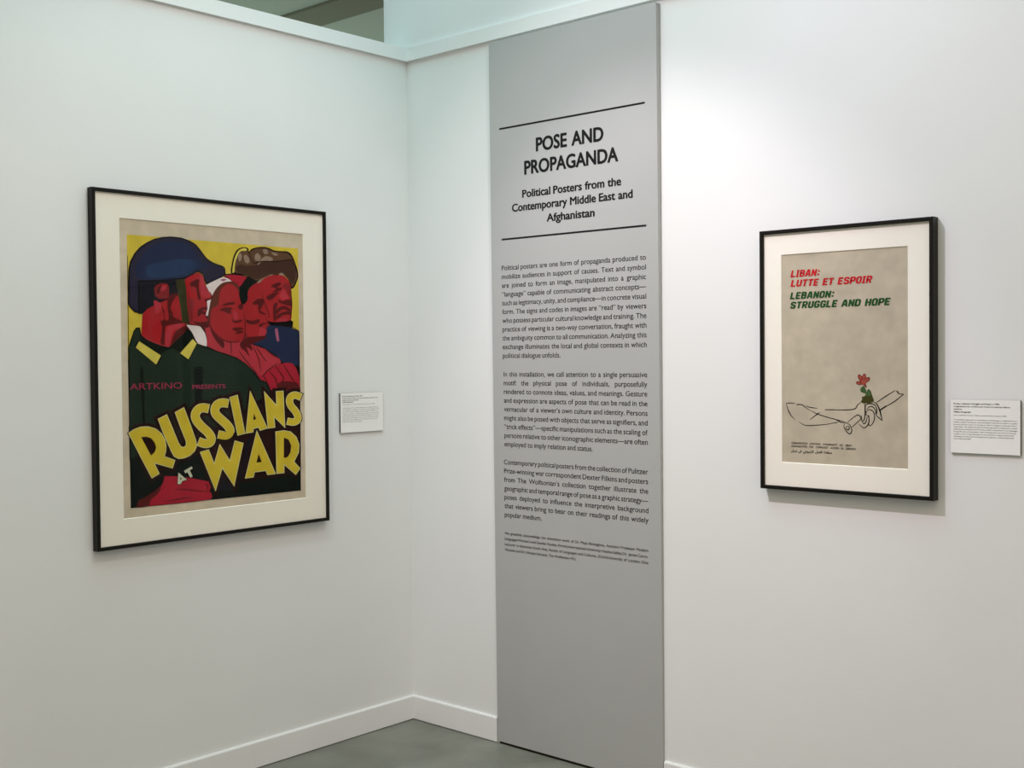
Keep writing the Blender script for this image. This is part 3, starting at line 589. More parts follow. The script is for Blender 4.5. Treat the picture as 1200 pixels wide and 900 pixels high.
('illustration','maroon',[[1696,5086,1710,5038,1733,4971,1762,4896,1794,4828,1834,4764,1880,4701,1924,4646,1956,4609,1977,4619,1954,4660,1918,4718,1877,4783,1841,4845,1808,4910,1774,4982,1743,5047,1719,5092]]),
('illustration','maroon',[[1929,5172,1968,5131,2027,5075,2091,5011,2141,4946,2179,4869,2213,4778,2241,4694,2264,4635,2287,4640,2275,4700,2256,4787,2227,4881,2188,4965,2130,5035,2060,5099,1994,5151,1946,5186]]),
('illustration','maroon',[[2162,5359,2203,5310,2263,5240,2327,5164,2379,5098,2422,5044,2460,4996,2485,4956,2490,4922,2464,4884,2410,4840,2350,4800,2309,4770,2323,4756,2368,4780,2434,4816,2498,4861,2537,4912,2535,4966,2506,5017,2465,5067,2420,5120,2363,5185,2293,5258,2227,5325,2180,5370]]),
('illustration','maroon',[[2512,5388,2543,5340,2589,5272,2642,5197,2692,5126,2738,5059,2784,4990,2834,4924,2888,4865,2953,4813,3025,4767,3090,4730,3136,4705,3151,4720,3109,4750,3049,4791,2984,4839,2926,4890,2877,4947,2831,5012,2783,5080,2735,5146,2680,5216,2621,5288,2569,5353,2531,5397]]),
('illustration','maroon',[[2569,4784,2645,4591,2686,4601,2610,4794]]),
('illustration','maroon',[[2239,4765,2295,4797,2383,4825,2487,4844,2591,4852,2700,4847,2819,4831,2933,4808,3025,4779,3087,4744,3131,4701,3160,4656,3182,4615,3202,4577,3216,4538,3212,4505,3180,4481,3110,4467,3010,4462,2895,4464,2782,4472,2660,4488,2527,4510,2404,4539,2313,4573,2257,4617,2225,4670,2218,4722]]),
('illustration','black',[[-2757,6384,-2795,6583,-2937,6567,-3008,6472,-3205,5961,-3201,5126,-3213,2587,-1502,2997,62,3450,1731,4213,1963,4394,1966,4582,1817,4837,1561,4904,1222,5282,1480,5046,1333,5203,1002,5460,639,5650,-76,5865,-529,6003,-460,5986,-804,6104,-872,6169,-1004,6459,-1206,6586,-1543,6488,-2205,6337]]),
('illustration','coat_green',[[-2778,6275,-2827,6531,-2922,6530,-2977,6444,-3167,5955,-3163,5125,-3183,2636,-1502,3050,63,3505,1665,4328,1925,4395,1920,4568,1779,4822,1545,4880,1192,5258,1461,5024,1302,5182,983,5433,631,5620,-76,5835,-530,5968,-461,5947,-822,6066,-913,6154,-1039,6420,-1190,6507,-1548,6196,-2209,6106]]),
('illustration','green_black',[[-2798,6360,-2530,6205,-2144,6062,-1818,5976,-1548,6196,-1206,6551,-1004,6435,-872,6155,-1138,5593,-1421,5800,-1686,5961,-1951,5874,-2150,5730,-2801,6189]]),
('illustration','green_black',[[-954,5369,-610,5365,-663,4232,-905,4211]]),
('illustration','green_black',[[-2815,5390,-2720,5389,-2671,3612,-2751,3616]]),
('illustration','red',[[-2242,7950,-1683,8061,-1247,8109,-974,8238,-732,8333,-562,8228,-512,8051,-456,7874,-257,7642,-252,7582,-295,7515,-529,7484,-450,7397,-432,7248,-503,7171,-452,7098,-493,6948,-404,6824,-511,6691,-720,6640,-1068,6724,-1231,6712,-1240,6580,-1276,6447,-1548,6219,-1818,5985,-2144,6071,-2530,6214,-2757,6361,-2709,6961,-2545,7194,-2380,7457]]),
('illustration','navy_black',[[-2833,8012,-2077,8087,-1179,8185,-939,8270,-1486,7894,-1759,7476,-2253,7288,-2481,7167,-2708,6990,-2851,6987]]),
('illustration','navy_black',[[-2807,7700,-2805,7785,-2371,7945,-1452,7924,-1456,7690,-1525,7571,-1788,7707,-2082,7784,-2312,7660,-2348,7429,-2545,7194,-2715,6975,-2803,7016]]),
('illustration','dark_red',[[-2294,7747,-2283,7795,-2257,7835,-2220,7868,-2178,7895,-2127,7916,-2065,7930,-2003,7938,-1949,7939,-1903,7939,-1861,7935,-1826,7919,-1802,7881,-1787,7808,-1781,7708,-1784,7608,-1798,7533,-1824,7492,-1863,7471,-1908,7461,-1957,7455,-2012,7448,-2074,7444,-2135,7452,-2185,7477,-2226,7530,-2261,7604,-2285,7682]]),
('illustration','maroon',[[-2180,7780,-2150,7813,-2110,7848,-2071,7876,-2048,7886,-2044,7870,-2053,7836,-2068,7794,-2083,7755,-2097,7714,-2115,7670,-2133,7631,-2150,7608,-2169,7606,-2189,7619,-2206,7641,-2214,7663,-2215,7688,-2209,7719,-2198,7750]]),
('illustration','pink_red',[[-2015,7873,-1981,7885,-1936,7890,-1894,7889,-1868,7879,-1862,7857,-1869,7824,-1884,7790,-1903,7761,-1927,7739,-1960,7719,-1992,7705,-2018,7699,-2037,7704,-2053,7716,-2063,7734,-2066,7755,-2063,7783,-2053,7817,-2037,7850]]),
('illustration','maroon',[[-2318,7599,-2303,7575,-2281,7542,-2245,7506,-2190,7479,-2106,7465,-1999,7457,-1897,7454,-1826,7453,-1825,7465,-1895,7472,-1996,7479,-2101,7489,-2180,7504,-2227,7526,-2261,7556,-2287,7586,-2307,7606]]),
('illustration','maroon',[[-1807,7561,-1735,7612,-1634,7645,-1532,7655,-1457,7631,-1415,7554,-1391,7434,-1386,7310,-1397,7223,-1436,7193,-1499,7195,-1565,7202,-1615,7188,-1644,7140,-1664,7074,-1672,7006,-1669,6954,-1650,6922,-1618,6901,-1578,6885,-1537,6869,-1489,6850,-1434,6832,-1384,6815,-1354,6799,-1340,6782,-1339,6766,-1357,6752,-1405,6739,-1506,6725,-1647,6710,-1783,6703,-1871,6711,-1889,6739,-1863,6782,-1824,6835,-1802,6893,-1807,6956,-1823,7025,-1839,7101,-1847,7183,-1850,7278,-1851,7386,-1841,7486]]),
('illustration','red',[[-1661,7391,-1617,7454,-1559,7522,-1502,7570,-1458,7573,-1432,7510,-1417,7398,-1407,7272,-1398,7164,-1383,7074,-1367,6987,-1360,6916,-1369,6872,-1404,6864,-1457,6883,-1516,6918,-1569,6956,-1618,6997,-1667,7047,-1708,7101,-1731,7156,-1733,7214,-1719,7275,-1693,7335]]),
('illustration','maroon',[[-2059,7235,-2047,7239,-2021,7205,-1989,7151,-1963,7093,-1956,7024,-1958,6941,-1947,6861,-1903,6804,-1799,6780,-1655,6778,-1510,6784,-1404,6783,-1344,6775,-1310,6765,-1306,6754,-1338,6740,-1426,6723,-1561,6703,-1701,6681,-1806,6660,-1865,6648,-1899,6643,-1920,6624,-1939,6571,-1954,6457,-1960,6300,-1967,6148,-1981,6048,-2012,6013,-2053,6016,-2091,6050,-2111,6106,-2104,6199,-2078,6329,-2050,6463,-2038,6570,-2052,6641,-2082,6694,-2109,6735,-2116,6771,-2089,6795,-2041,6805,-1993,6821,-1967,6861,-1978,6946,-2010,7063,-2044,7171]]),
('illustration','pink_red',[[-2316,7401,-2280,7406,-2225,7395,-2167,7374,-2122,7349,-2094,7320,-2074,7283,-2063,7244,-2059,7206,-2066,7168,-2081,7128,-2103,7090,-2127,7060,-2158,7032,-2195,7006,-2231,6992,-2258,6999,-2273,7038,-2279,7100,-2282,7169,-2287,7229,-2299,7281,-2315,7333,-2324,7375]]),
('illustration','bright_red',[[-2628,7020,-2592,7093,-2548,7138,-2507,7154,-2482,7138,-2479,7080,-2491,6985,-2508,6873,-2520,6764,-2520,6648,-2515,6519,-2515,6405,-2528,6334,-2565,6313,-2620,6328,-2672,6374,-2702,6447,-2702,6568,-2685,6733,-2657,6898]]),
('illustration','bright_red',[[-2394,6623,-2338,6695,-2250,6760,-2160,6793,-2100,6771,-2076,6657,-2072,6473,-2085,6287,-2110,6164,-2156,6123,-2221,6129,-2287,6166,-2336,6220,-2371,6303,-2398,6416,-2408,6532]]),
('illustration','pink_red',[[-1874,6572,-1808,6633,-1720,6670,-1625,6693,-1540,6708,-1459,6715,-1376,6710,-1309,6698,-1272,6682,-1274,6662,-1306,6636,-1355,6607,-1408,6578,-1469,6556,-1543,6538,-1616,6510,-1677,6458,-1722,6358,-1757,6225,-1787,6100,-1817,6020,-1851,5996,-1886,6007,-1915,6046,-1931,6107,-1935,6204,-1930,6336,-1911,6470]]),
('illustration','maroon',[[-1543,6488,-1472,6537,-1383,6587,-1297,6625,-1239,6639,-1210,6619,-1202,6576,-1212,6519,-1242,6462,-1300,6403,-1383,6337,-1472,6271,-1548,6210,-1612,6148,-1673,6083,-1722,6034,-1751,6020,-1754,6055,-1737,6126,-1709,6210,-1680,6282,-1654,6339,-1626,6392,-1591,6442]]),
('illustration','pink_red',[[-2749,6351,-2715,6324,-2668,6286,-2607,6243,-2536,6203,-2450,6165,-2350,6127,-2246,6091,-2149,6060,-2054,6034,-1960,6013,-1877,5996,-1819,5985,-1816,5996,-1873,6011,-1954,6031,-2047,6055,-2140,6083,-2235,6115,-2339,6151,-2438,6188,-2523,6224,-2593,6261,-2655,6301,-2705,6336,-2741,6360]]),
('illustration','strap',[[-1550,8081,-1196,8126,-1153,7318,-1074,6724,-1332,6731,-1397,7223]]),
('illustration','dark_red',[[-1164,8024,-978,8002,-919,7472,-981,6790,-1074,6774,-1125,7318]]),
('illustration','bright_red',[[-1214,8081,-1176,8125,-1115,8158,-1044,8184,-974,8209,-903,8237,-825,8264,-753,8285,-699,8296,-662,8294,-637,8282,-631,8263,-648,8238,-702,8209,-786,8173,-874,8133,-942,8092,-987,8050,-1021,8005,-1042,7958,-1048,7911,-1030,7861,-994,7810,-951,7758,-915,7709,-879,7660,-841,7610,-815,7566,-815,7534,-854,7514,-922,7503,-996,7506,-1054,7527,-1089,7573,-1114,7639,-1133,7715,-1151,7789,-1177,7864,-1204,7943,-1220,8019]]),
('illustration','maroon',[[-1040,7976,-999,8009,-933,8047,-862,8082,-805,8104,-765,8112,-733,8110,-710,8099,-695,8079,-696,8048,-710,8008,-726,7960,-733,7908,-728,7849,-717,7783,-703,7717,-692,7657,-680,7603,-667,7551,-659,7508,-661,7480,-678,7465,-706,7462,-737,7474,-764,7506,-780,7573,-792,7667,-806,7761,-827,7830,-861,7863,-904,7875,-946,7879,-980,7890,-1008,7909,-1034,7929,-1048,7951]]),
('illustration','pink_red',[[-682,8282,-660,8292,-626,8257,-589,8198,-556,8138,-533,8077,-513,8004,-492,7928,-464,7859,-417,7796,-359,7734,-308,7679,-286,7635,-303,7604,-348,7583,-402,7570,-451,7561,-493,7552,-537,7546,-576,7550,-607,7571,-627,7608,-639,7660,-647,7726,-655,7807,-667,7924,-679,8068,-686,8201]]),
('illustration','maroon',[[-735,7181,-703,7203,-663,7218,-620,7229,-578,7238,-535,7245,-488,7250,-447,7251,-421,7248,-414,7239,-420,7225,-435,7208,-457,7193,-495,7180,-546,7166,-593,7152,-614,7139,-598,7127,-557,7117,-512,7106,-483,7091,-477,7070,-481,7044,-494,7021,-513,7007,-541,7009,-578,7021,-617,7033,-651,7034,-677,7015,-700,6984,-721,6956,-739,6943,-756,6951,-773,6972,-784,7000,-789,7031,-785,7066,-775,7108,-758,7148]]),
('illustration','maroon',[[-947,6791,-923,6796,-864,6785,-791,6771,-725,6765,-665,6769,-603,6778,-546,6789,-499,6798,-463,6809,-435,6822,-417,6829,-411,6824,-420,6798,-443,6759,-474,6717,-511,6685,-555,6661,-607,6641,-664,6630,-720,6634,-786,6663,-861,6711,-922,6760]]),
('illustration','black',[[-306,7728,-254,7582,-299,7526,-530,7485,-528,7471,-290,7504,-227,7583,-290,7733]]),
('illustration','black',[[-3179,7418,-3163,7998,-3148,8309,-3097,8543,-2936,8813,-2743,9012,-2517,9155,-2284,9271,-1990,9352,-1660,9389,-1320,9378,-1017,9301,-810,9208,-675,9081,-539,8922,-406,8784,-198,8676,147,8573,-100,8642,190,8576,267,8501,282,8335,184,8234,-102,8116,-420,7971,-455,7976,-512,8066,-561,8257,-732,8345,-974,8244,-1247,8103,-2144,7989,-2812,7950,-2797,7700,-2803,7008,-2967,7030,-3124,7170,-3188,7313,-3196,7516]]),
('illustration','helmet_dark',[[-3130,7419,-3113,8000,-3098,8311,-3051,8529,-2898,8792,-2712,8980,-2492,9122,-2268,9238,-1984,9315,-1661,9351,-1334,9338,-1038,9261,-849,9173,-713,9049,-578,8890,-438,8749,-220,8638,125,8536,-115,8605,168,8538,224,8474,236,8354,163,8266,-108,8158,-419,8013,-454,8024,-500,8141,-543,8288,-732,8380,-990,8273,-1260,8137,-2143,8030,-2849,7988,-2835,7699,-2840,7050,-2947,7064,-3083,7197,-3144,7325,-3150,7518]]),
('illustration','navy',[[-2785,8042,-2865,8086,-2905,8149,-2919,8221,-2923,8292,-2914,8361,-2888,8434,-2850,8508,-2807,8582,-2759,8658,-2703,8737,-2641,8813,-2580,8880,-2518,8936,-2456,8984,-2390,9027,-2320,9068,-2243,9107,-2160,9144,-2076,9177,-1992,9204,-1910,9224,-1828,9239,-1745,9248,-1662,9255,-1578,9259,-1492,9260,-1408,9257,-1329,9248,-1256,9234,-1186,9216,-1121,9193,-1060,9163,-1004,9125,-953,9080,-905,9032,-859,8983,-815,8935,-775,8884,-734,8834,-690,8786,-644,8741,-597,8698,-545,8657,-486,8618,-414,8581,-332,8544,-249,8512,-173,8485,-93,8465,-8,8450,56,8441,74,8437,27,8443,-68,8456,-179,8471,-278,8480,-360,8482,-440,8482,-517,8477,-592,8464,-661,8444,-726,8417,-793,8384,-870,8347,-949,8302,-1030,8249,-1129,8196,-1260,8152,-1438,8116,-1650,8086,-1872,8061,-2078,8044,-2276,8030,-2475,8021,-2652,8022]]),
('illustration','navy_bright',[[-2524,8425,-2453,8466,-2356,8500,-2245,8531,-2134,8561,-2026,8591,-1912,8621,-1795,8649,-1672,8672,-1539,8695,-1397,8715,-1258,8729,-1135,8731,-1028,8719,-932,8695,-852,8664,-796,8632,-764,8600,-754,8566,-766,8527,-799,8484,-857,8430,-940,8369,-1038,8310,-1143,8260,-1255,8223,-1376,8195,-1507,8171,-1648,8150,-1812,8128,-1993,8107,-2166,8093,-2304,8092,-2402,8103,-2475,8125,-2526,8156,-2560,8195,-2579,8246,-2582,8308,-2564,8372]]),
('illustration','black',[[-2834,7962,-2402,7990,-1748,8044,-1243,8101,-729,8351,-600,8279,-590,8292,-735,8374,-1252,8128,-1750,8072,-2403,8013,-2834,7976]]),
('illustration','black',[[-2830,7969,-2851,7442,-2846,7015,-2823,7016,-2816,7443,-2807,7970]]),
('illustration','green_black',[[-2874,6206,-2039,5715,-2230,5403,-3004,5995]]),
('illustration','straw',[[-2834,6161,-2101,5730,-2269,5456,-2947,5975]]),
('illustration','green_black',[[-957,6286,-795,6128,-1144,5561,-1474,5781]]),
('illustration','straw',[[-973,6243,-832,6104,-1137,5607,-1428,5800]]),
('illustration','crimson',[[-2033,2039,-1620,2000,-1013,1881,-444,1732,-372,1651,-377,1561,-449,1456,-363,1334,-344,1227,-471,1152,-1298,1147,-2131,1154,-2984,1172,-2933,1367,-2676,1458,-2351,1630,-2120,1784]]),
('illustration','maroon',[[-2984,1172,-3001,1208,-2988,1262,-2956,1319,-2917,1365,-2871,1394,-2813,1413,-2746,1431,-2676,1458,-2598,1497,-2511,1543,-2425,1590,-2351,1630,-2285,1668,-2224,1704,-2177,1729,-2154,1729,-2162,1695,-2194,1635,-2240,1566,-2288,1509,-2342,1466,-2405,1430,-2467,1395,-2517,1356,-2545,1310,-2558,1258,-2576,1212,-2617,1178,-2700,1160,-2811,1152,-2917,1155]]),
('illustration','maroon',[[-1710,1581,-1641,1576,-1541,1571,-1429,1564,-1326,1553,-1237,1538,-1151,1518,-1060,1497,-953,1476,-815,1454,-653,1430,-503,1410,-398,1396,-396,1411,-500,1430,-650,1455,-811,1483,-949,1508,-1053,1530,-1145,1552,-1232,1571,-1324,1585,-1430,1593,-1542,1596,-1642,1596,-1711,1596]]),
('illustration','maroon',[[-2062,1248,-1983,1248,-1868,1250,-1742,1253,-1629,1257,-1535,1263,-1446,1272,-1365,1280,-1293,1284,-1230,1284,-1173,1280,-1126,1276,-1092,1274,-1091,1289,-1124,1296,-1172,1305,-1230,1313,-1297,1316,-1372,1314,-1453,1306,-1542,1297,-1635,1289,-1746,1282,-1871,1275,-1986,1268,-2064,1263]]),
('illustration','maroon',[[-609,1711,-590,1685,-562,1648,-534,1611,-519,1584,-518,1565,-526,1543,-538,1521,-544,1504,-527,1495,-514,1508,-495,1528,-480,1555,-479,1590,-501,1627,-534,1665,-569,1698,-594,1720]]),
('illustration','black',[[-3182,8702,-3196,5650,-3197,1165,3182,1134,3180,1152,-3187,1176,-3179,5650,-3165,8703]]),
('title_lettering','brown_black',[[-3188,3442,-3108,3615,-2853,3685,-2559,3687,-2257,3589,-2027,3405,-1896,3175,-1853,2969,-1864,2784,-1891,2696,-1521,2552,-1684,2125,-2176,2285,-2069,2072,-2524,1868,-2861,2484]]),
('title_lettering','brown_black',[[-2386,3853,-1870,4060,-1612,3486,-1423,3060,-1375,2994,-1378,2995,-1388,2986,-1392,3054,-1579,3490,-1790,4029,-1263,4265,-999,3629,-797,3103,-759,2883,-854,2672,-1067,2514,-1310,2440,-1569,2432,-1784,2544,-1902,2737,-2144,3255]]),
('title_lettering','brown_black',[[-238,4248,-402,4286,-459,4301,-541,4317,-634,4324,-721,4319,-804,4304,-893,4276,-979,4230,-1050,4172,-1108,4107,-1157,4032,-1191,3944,-1203,3852,-1194,3765,-1171,3684,-1134,3605,-1084,3529,-1027,3461,-970,3401,-912,3344,-848,3285,-783,3233,-732,3191,-697,3158,-668,3127,-644,3097,-631,3079,-632,3080,-635,3096,-634,3111,-665,3004,-455,2950,-276,3215,-553,3191,-562,3188,-561,3188,-552,3189,-544,3189,-551,3190,-564,3193,-588,3200,-629,3215,-675,3234,-830,3294,-1040,2858,-887,2796,-836,2775,-771,2751,-702,2729,-637,2715,-572,2705,-500,2703,-426,2710,-357,2725,-285,2750,-205,2795,-134,2865,-91,2943,-70,3022,-67,3109,-87,3200,-126,3281,-172,3348,-221,3408,-276,3467,-342,3526,-407,3579,-462,3623,-507,3663,-550,3705,-592,3749,-621,3783,-636,3805,-643,3820,-646,3830,-646,3833,-647,3824,-649,3820,-642,3829,-631,3842,-629,3844,-640,3838,-644,3837,-633,3839,-627,3839,-619,3838,-588,3832,-543,3820,-378,3779]]),
('title_lettering','brown_black',[[481,4401,307,4430,242,4441,155,4453,57,4456,-33,4446,-117,4428,-203,4398,-286,4351,-355,4292,-410,4226,-452,4152,-479,4069,-487,3984,-477,3901,-449,3818,-403,3734,-340,3659,-274,3599,-216,3552,-164,3508,-107,3461,-50,3416,-5,3380,25,3351,49,3324,68,3300,76,3286,74,3291,72,3307,74,3324,81,3343,96,3363,109,3375,124,3384,142,3391,165,3394,155,3395,97,3407,29,3423,-154,3464,-276,2997,-96,2955,-18,2936,82,2916,196,2905,312,2917,412,2948,495,2995,562,3055,613,3128,643,3210,651,3297,637,3386,603,3467,561,3535,514,3596,460,3654,397,3712,333,3764,276,3809,225,3850,171,3895,121,3935,90,3963,81,3973,80,3974,79,3977,79,3978,79,3972,77,3966,79,3969,83,3974,79,3971,70,3966,71,3966,84,3969,92,3970,109,3969,150,3963,204,3953,380,3922]]),
('title_lettering','brown_black',[[214,4457,764,4584,1081,3100,545,3007]]),
('title_lettering','brown_black',[[1108,4791,2012,3234,1440,3120,1390,3230,1388,3230,1374,3115,814,3063]]),
('title_lettering','brown_black',[[1578,4780,2064,4347,2047,4628,2619,4646,2689,3001,2250,3395,2275,3224,1720,3188]]),
('title_lettering','brown_black',[[3194,4466,3194,4528,3194,4553,3120,4583,2999,4604,2877,4600,2772,4577,2678,4539,2593,4484,2526,4412,2485,4336,2463,4263,2455,4189,2460,4117,2479,4046,2508,3979,2550,3909,2606,3841,2664,3785,2707,3744,2734,3714,2759,3681,2782,3647,2796,3622,2799,3613,2799,3617,2799,3628,2806,3650,2826,3679,2846,3694,2850,3696,2848,3695,2861,3697,2857,3698,2811,3706,2751,3720,2560,3762,2432,3321,2620,3278,2692,3261,2790,3243,2906,3235,3019,3249,3115,3277,3191,3318,3191,3381,3191,3461,3191,3546,3192,3628,3192,3706,3192,3779,3192,3844,3192,3902,3193,3962,3150,4022,3095,4075,3057,4111,3041,4130,3032,4144,3026,4159,3024,4167,3023,4171,3024,4175,3025,4180,3023,4176,3007,4158,2989,4147,2984,4145,2981,4144,2960,4143,2956,4143,2999,4129,3056,4107,3193,4040]]),
('title_lettering','brown_black',[[-931,2769,-383,2873,-267,2574,-78,3165,288,2623,444,3118,1014,2945,541,1233,83,1874,-208,1143]]),
('title_lettering','brown_black',[[1368,3536,2324,1673,1718,1660,1644,1800,1393,1792,1346,1635,737,1612]]),
('title_lettering','brown_black',[[2008,3284,2490,3320,2832,3252,3125,3017,3189,2705,3188,2397,3064,2137,3187,1892,2979,1516,2613,1807,2607,1672,2036,1673]]),
('title_lettering','ink',[[-3281,3426,-3073,3552,-2839,3615,-2569,3617,-2297,3528,-2091,3362,-1972,3155,-1933,2968,-1943,2799,-1987,2658,-1622,2515,-1736,2216,-2321,2406,-2172,2107,-2492,1963,-2792,2511]]),
('title_lettering','ink',[[-2287,3815,-1912,3964,-1687,3462,-1495,3030,-1426,2934,-1351,2914,-1304,2956,-1310,3065,-1502,3512,-1691,3993,-1307,4164,-1077,3608,-879,3089,-845,2895,-925,2717,-1112,2578,-1330,2511,-1553,2504,-1725,2594,-1830,2765,-2070,3277]]),
('title_lettering','ink',[[-342,4197,-423,4216,-478,4230,-552,4244,-633,4251,-708,4247,-780,4235,-855,4211,-927,4172,-988,4122,-1038,4066,-1081,4001,-1110,3926,-1120,3849,-1113,3775,-1092,3704,-1060,3634,-1015,3567,-962,3504,-908,3447,-852,3391,-790,3336,-727,3284,-674,3241,-634,3204,-602,3169,-574,3135,-556,3109,-550,3098,-550,3097,-550,3096,-563,3052,-488,3033,-420,3131,-521,3122,-532,3119,-541,3116,-544,3116,-549,3116,-564,3118,-584,3123,-615,3132,-660,3149,-707,3168,-784,3198,-931,2892,-855,2862,-805,2841,-744,2818,-681,2799,-625,2786,-569,2778,-508,2776,-446,2782,-388,2794,-328,2816,-264,2852,-207,2907,-173,2970,-155,3035,-153,3107,-170,3182,-203,3251,-244,3310,-289,3365,-340,3420,-401,3476,-464,3527,-521,3572,-568,3614,-613,3659,-657,3705,-691,3745,-712,3775,-723,3800,-729,3820,-731,3835,-730,3842,-726,3852,-713,3872,-694,3892,-682,3902,-677,3904,-667,3908,-647,3911,-629,3912,-607,3910,-568,3902,-522,3890,-440,3870]]),
('title_lettering','ink',[[379,4342,291,4357,228,4368,148,4379,63,4382,-15,4374,-88,4358,-161,4332,-231,4293,-289,4244,-336,4187,-373,4124,-395,4054,-401,3983,-393,3912,-370,3841,-330,3770,-275,3705,-214,3650,-158,3603,-105,3560,-50,3514,7,3469,55,3430,91,3397,119,3365,142,3335,156,3314,159,3305,159,3305,159,3306,161,3310,165,3316,168,3318,169,3319,170,3319,172,3320,143,3323,80,3335,10,3352,-89,3374,-174,3048,-78,3026,-1,3007,92,2989,191,2979,287,2989,368,3015,436,3053,490,3102,531,3161,555,3228,562,3299,550,3372,522,3439,485,3499,442,3554,393,3608,336,3662,275,3711,218,3756,166,3798,112,3842,61,3884,24,3916,7,3937,-1,3951,-6,3966,-8,3979,-7,3987,-4,3995,4,4008,16,4022,23,4029,29,4032,43,4037,66,4042,86,4044,116,4042,164,4035,219,4025,309,4010]]),
('title_lettering','ink',[[315,4404,694,4490,978,3159,614,3096]]),
('title_lettering','ink',[[1138,4635,1883,3288,1495,3210,1447,3317,1304,3294,1290,3184,916,3148]]),
('title_lettering','ink',[[1667,4607,2156,4150,2143,4554,2527,4566,2585,3202,2145,3590,2175,3295,1804,3270]]),
('title_lettering','ink',[[3344,4421,3250,4455,3181,4480,3093,4508,2993,4526,2893,4523,2808,4504,2731,4474,2662,4429,2609,4372,2575,4310,2557,4248,2550,4186,2555,4125,2570,4065,2596,4006,2632,3946,2682,3886,2736,3833,2781,3791,2814,3755,2841,3718,2868,3679,2886,3647,2893,3628,2895,3618,2895,3614,2896,3619,2903,3629,2905,3630,2894,3625,2879,3620,2870,3619,2846,3621,2791,3631,2729,3645,2631,3667,2546,3375,2642,3353,2712,3336,2801,3320,2898,3313,2991,3325,3070,3348,3141,3382,3203,3428,3249,3488,3272,3555,3276,3620,3265,3685,3241,3748,3207,3807,3169,3863,3127,3919,3075,3975,3022,4025,2981,4065,2957,4093,2943,4116,2933,4140,2928,4159,2926,4174,2928,4190,2933,4206,2938,4215,2936,4214,2937,4214,2948,4218,2962,4221,2965,4221,2984,4217,3036,4200,3095,4178,3190,4142]]),
('title_lettering','ink',[[-820,2714,-434,2788,-258,2382,-51,2982,320,2431,506,3022,908,2899,502,1426,56,2050,-216,1335]]),
('title_lettering','ink',[[1385,3343,2188,1747,1774,1738,1701,1878,1319,1866,1272,1708,856,1692]]),
('title_lettering','ink',[[2102,3214,2488,3242,2786,3182,3042,2977,3166,2694,3140,2421,2948,2132,3208,1884,2964,1632,2525,1982,2515,1750,2128,1750]]),
('title_lettering','pale_edge',[[-3247,3417,-3060,3529,-2834,3591,-2573,3593,-2311,3506,-2113,3348,-1999,3148,-1962,2967,-1971,2805,-2020,2644,-1658,2502,-1755,2248,-2372,2448,-2208,2120,-2480,1997,-2768,2521]]),
('title_lettering','mustard',[[-3219,3409,-3050,3510,-2830,3570,-2576,3572,-2322,3488,-2132,3335,-2022,3142,-1986,2967,-1995,2809,-2048,2633,-1688,2491,-1770,2275,-2414,2484,-2238,2130,-2471,2025,-2747,2529],[-2820,3276,-2645,3280,-2485,3228,-2358,3077,-2312,2930,-2370,2789,-2494,2696]]),
('title_lettering','brown_black',[[-2820,3276,-2645,3280,-2485,3228,-2358,3077,-2312,2930,-2370,2789,-2494,2696]]),
('title_lettering','pale_edge',[[-2252,3801,-1927,3931,-1713,3454,-1521,3020,-1443,2912,-1342,2886,-1274,2945,-1282,3069,-1476,3520,-1657,3980,-1323,4128,-1105,3601,-908,3085,-875,2899,-950,2733,-1128,2601,-1338,2536,-1547,2529,-1705,2612,-1804,2775,-2044,3285]]),
('title_lettering','mustard',[[-2223,3790,-1940,3902,-1735,3447,-1542,3011,-1458,2894,-1334,2862,-1250,2935,-1258,3073,-1453,3526,-1627,3969,-1336,4098,-1128,3594,-932,3080,-901,2903,-971,2747,-1141,2620,-1344,2558,-1542,2551,-1687,2626,-1783,2783,-2022,3292]]),
('title_lettering','pale_edge',[[-379,4179,-430,4192,-485,4205,-556,4219,-633,4225,-703,4221,-771,4210,-841,4188,-909,4151,-965,4105,-1014,4051,-1054,3990,-1082,3920,-1091,3848,-1084,3778,-1064,3711,-1033,3645,-990,3580,-939,3519,-885,3463,-831,3408,-770,3353,-707,3303,-653,3258,-612,3220,-578,3183,-549,3148,-530,3120,-522,3104,-520,3098,-521,3091,-527,3070,-499,3063,-471,3102,-509,3098,-521,3094,-534,3091,-541,3091,-551,3091,-569,3093,-591,3098,-625,3109,-671,3126,-718,3145,-768,3164,-893,2904,-844,2885,-794,2864,-734,2842,-674,2823,-620,2811,-567,2803,-510,2802,-454,2807,-399,2819,-344,2839,-285,2872,-233,2923,-202,2980,-186,3040,-184,3106,-199,3176,-230,3240,-269,3297,-313,3350,-362,3404,-421,3458,-484,3509,-541,3554,-589,3598,-636,3643,-680,3690,-716,3731,-738,3764,-751,3792,-758,3817,-760,3836,-759,3848,-753,3863,-737,3886,-717,3909,-701,3923,-691,3928,-675,3932,-651,3936,-629,3938,-603,3935,-561,3926,-514,3914,-461,3901]]),
